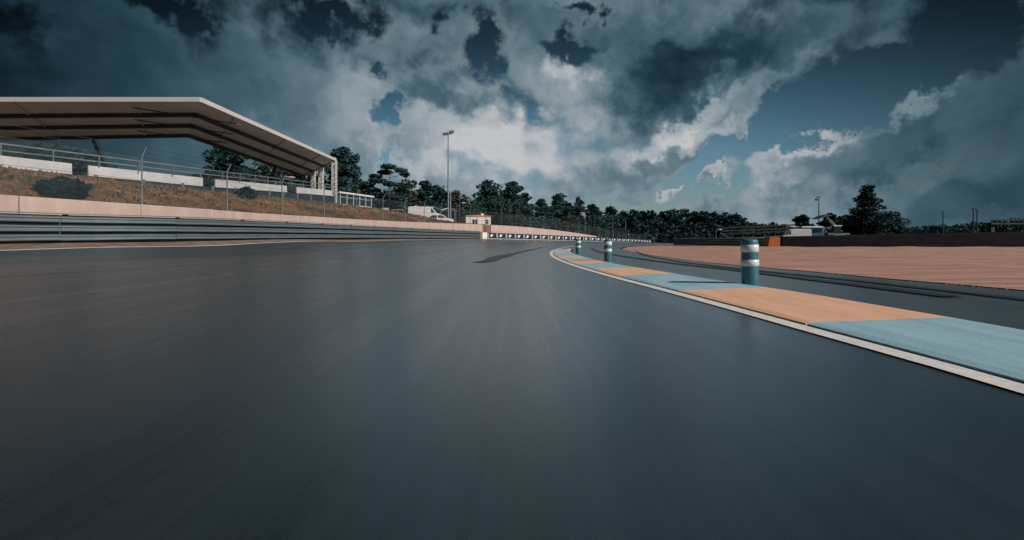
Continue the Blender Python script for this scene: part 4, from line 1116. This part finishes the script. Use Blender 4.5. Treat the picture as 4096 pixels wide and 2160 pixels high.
# behind and beside the grandstand
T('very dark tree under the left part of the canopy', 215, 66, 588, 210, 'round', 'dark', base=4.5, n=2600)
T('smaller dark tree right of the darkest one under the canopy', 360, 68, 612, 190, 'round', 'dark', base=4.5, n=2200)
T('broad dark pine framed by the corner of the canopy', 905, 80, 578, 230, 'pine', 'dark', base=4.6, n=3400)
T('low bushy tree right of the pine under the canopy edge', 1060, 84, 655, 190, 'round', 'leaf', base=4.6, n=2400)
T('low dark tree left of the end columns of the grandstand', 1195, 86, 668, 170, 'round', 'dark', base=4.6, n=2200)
T('tall dense pine just right of the grandstand columns', 1375, 84, 586, 185, 'pine', 'pine', base=4.4, n=4600)
T('low pine spreading at the foot of the tall dense pine', 1440, 88, 720, 110, 'round', 'pine', base=4.2, n=1800)
T('slender open pine with flat tufts of needles and a bare stem', 1556, 84, 664, 118, 'scots', 'pine', base=3.9, n=3600, lean=.01)
T('bushy tree at the foot of the slender open pine', 1560, 90, 770, 150, 'round', 'pine', base=3.8, n=1900)
T('brownish autumn tree right of the slender open pine', 1632, 96, 722, 100, 'round', 'brown', base=3.7, n=2200)
T('dark spired conifer above the white van', 1702, 98, 724, 112, 'cone', 'dark', base=3.6, n=2600)
T('round dark tree above the nose of the white van', 1745, 100, 745, 90, 'round', 'dark', base=3.5, n=1900)
T('brownish tree directly behind the floodlight mast', 1828, 102, 768, 110, 'round', 'brown', base=3.3, n=2300)
T('green shrubby tree left of the hut roof', 1895, 100, 822, 130, 'round', 'leaf', base=3.0, n=2000)
T('tall leaning pine behind the hut', 1955, 104, 716, 140, 'pine', 'pine', base=2.9, n=4200, lean=.02)
T('tallest broad pine right of the hut', 2048, 106, 724, 150, 'pine', 'pine', base=2.8, n=4600)
T('mid green tree filling the gap between the two big pines', 1998, 100, 790, 110, 'round', 'leaf', base=2.8, n=2400)
T('pine with drooping right side beside the tallest broad pine', 2098, 110, 770, 90, 'pine', 'pine', base=2.7, n=2400)
T('pale bush below the tallest broad pine', 2030, 96, 858, 48, 'round', 'brown', base=2.6, n=1300, name='bush')
T('grey green bush beside the pale bush under the pines', 2068, 98, 836, 60, 'round', 'leaf', base=2.6, n=1400, name='bush')
T('round pine crown left of the peaked pine behind the catch fence', 2165, 122, 796, 92, 'pine', 'pine', n=2400)
T('peaked pine behind the middle of the catch fence', 2238, 126, 772, 108, 'pine', 'pine', n=2900)
T('upright narrow pine right of the peaked pine', 2312, 128, 786, 72, 'pine', 'pine', n=2200)
T('small pine between the peaked pine and the narrow pine', 2275, 132, 812, 84, 'round', 'pine', n=1700)
T('brownish tree low behind the catch fence', 2285, 118, 872, 90, 'round', 'brown', n=1500)
T('domed pine at the end of the concrete wall', 2368, 136, 816, 100, 'pine', 'dark', n=2400)
T('broad domed pine left of the dark wood', 2442, 142, 828, 112, 'pine', 'dark', n=2500)
T('low tree under the domed pines behind the catch fence', 2395, 130, 866, 120, 'round', 'pine', n=1600)

# the dark wood in the distance reads as one mass
rg = np.random.default_rng(77); rnd = random.Random(9); vs = []; fs = []; off = 0
for px, Y, top, w in [(2490, 160, 846, 90), (2530, 158, 838, 90), (2570, 162, 846, 80), (2610, 160, 840, 90), (2650, 168, 846, 86), (2690, 166, 838, 90), (2735, 170, 836, 96), (2775, 172, 846, 86),
                      (2815, 168, 842, 92), (2855, 170, 848, 90), (2900, 172, 852, 96), (2940, 170, 856, 84), (2968, 176, 872, 80), (3010, 182, 892, 90), (3050, 190, 896, 90), (3095, 190, 892, 80), (3130, 196, 900, 70), (3160, 200, 908, 60),
                      (2510, 172, 870, 130), (2600, 176, 870, 140), (2700, 180, 866, 140), (2800, 182, 870, 140), (2900, 186, 876, 140), (2560, 150, 900, 110), (2660, 156, 900, 120), (2760, 158, 896, 120), (2860, 160, 898, 110), (2940, 164, 900, 110)]:
    x = at(px, Y); z0 = -.6; H = max(.8, up(top, Y) - z0); Wd = 1.35 * w / 2000.0 * Y
    pads = [(x + a, Y + b, z0 + c, d, e, f) for a, b, c, d, e, f in make_pads('pine', H, Wd, rnd)] + [(x, Y, z0 + H * .3, Wd * .5, Wd * .3, H * .3)]
    v, f = scatter(rg, pads, 1300, .62); vs.append(v); fs.append(f + off); off += len(v)
o = mesh_from('wood', np.concatenate(vs), np.concatenate(fs), FM['dark'], None)
tag(o, 'dark distant wood of pines running along behind the bend', 'wood', kind='stuff')

# to the right, beyond the sand
T('round tree on pale stems behind the blue truck', 3214, 88, 858, 66, 'umbrella', 'dark', base=.3, n=1700, bark='pale_bark')
T('round bushy tree right of the raised bucket', 3322, 90, 850, 62, 'umbrella', 'dark', base=.3, n=1600)
T('spreading umbrella-shaped tree left of the big conifer', 3388, 92, 862, 104, 'umbrella', 'dark', base=.3, n=1600)
T('low shrub in front of the spreading umbrella-shaped tree', 3375, 84, 905, 110, 'round', 'dark', base=.3, n=1300, name='shrub')
T('big dark conifer standing alone behind the tyre wall', 3474, 80, 742, 158, 'cone', 'dark', base=.2, n=5600)
T('lower dark tree leaning against the right side of the big conifer', 3552, 82, 850, 96, 'round', 'dark', base=.2, n=2300)
for i, (px, top, w, lab) in enumerate([(3655, 915, 90, 'low tree first to the right of the big conifer group'), (3735, 910, 110, 'low tree left of the thin dark mast'),
        (3820, 912, 110, 'low tree between the thin mast and the pair of masts'), (3900, 898, 120, 'low tree at the feet of the pair of masts'),
        (3985, 896, 130, 'low tree under the left end of the footbridge'), (4075, 888, 140, 'low tree at the right edge under the footbridge')]):
    T(lab, px, 110 + 3 * i, top, w, 'round', 'dark', base=-.3, n=1400, group='low trees beyond the sand')

# shrubs on the embankment
T('dark upright shrub on the embankment above the wall', 985, 33.0, 780, 72, 'round', 'dark', base=bank_z(at(985, 33), 33) - .1, n=1400, name='shrub')
T('low dark shrub at the far left of the embankment', 262, 20.0, 726, 120, 'round', 'dark', base=2.35, n=1200, name='shrub')

# rough grass on the embankment
rg = np.random.default_rng(21); g = BANK; vs = []; n = 22000
i = rg.integers(0, 16, n); j = rg.integers(0, nc - 60, n); a = rg.random((n, 1)); b = rg.random((n, 1))
p = g[i, j] * (1 - a) * (1 - b) + g[i + 1, j] * a * (1 - b) + g[i, j + 1] * (1 - a) * b + g[i + 1, j + 1] * a * b
ang = rg.uniform(0, 6.28, n); h = rg.uniform(.05, .16, n); w = rg.uniform(.02, .07, n)
dx = np.c_[np.cos(ang), np.sin(ang), np.zeros(n)]
tipo = np.c_[rg.normal(0, .08, n), rg.normal(0, .08, n), h]
q = np.stack([p - dx * w[:, None] - (0, 0, .03), p + dx * w[:, None] - (0, 0, .03), p + dx * w[:, None] * .2 + tipo, p - dx * w[:, None] * .2 + tipo], 1).reshape(-1, 3)
M['tuft'] = foliage_mat('dry_grass', (.07, .065, .04), (.20, .14, .08), (.36, .18, .09))
o = mesh_from('grass', q, np.arange(4 * n).reshape(-1, 4), M['tuft'], None)
tag(o, 'dry rough grass growing over the embankment', 'grass', kind='stuff')
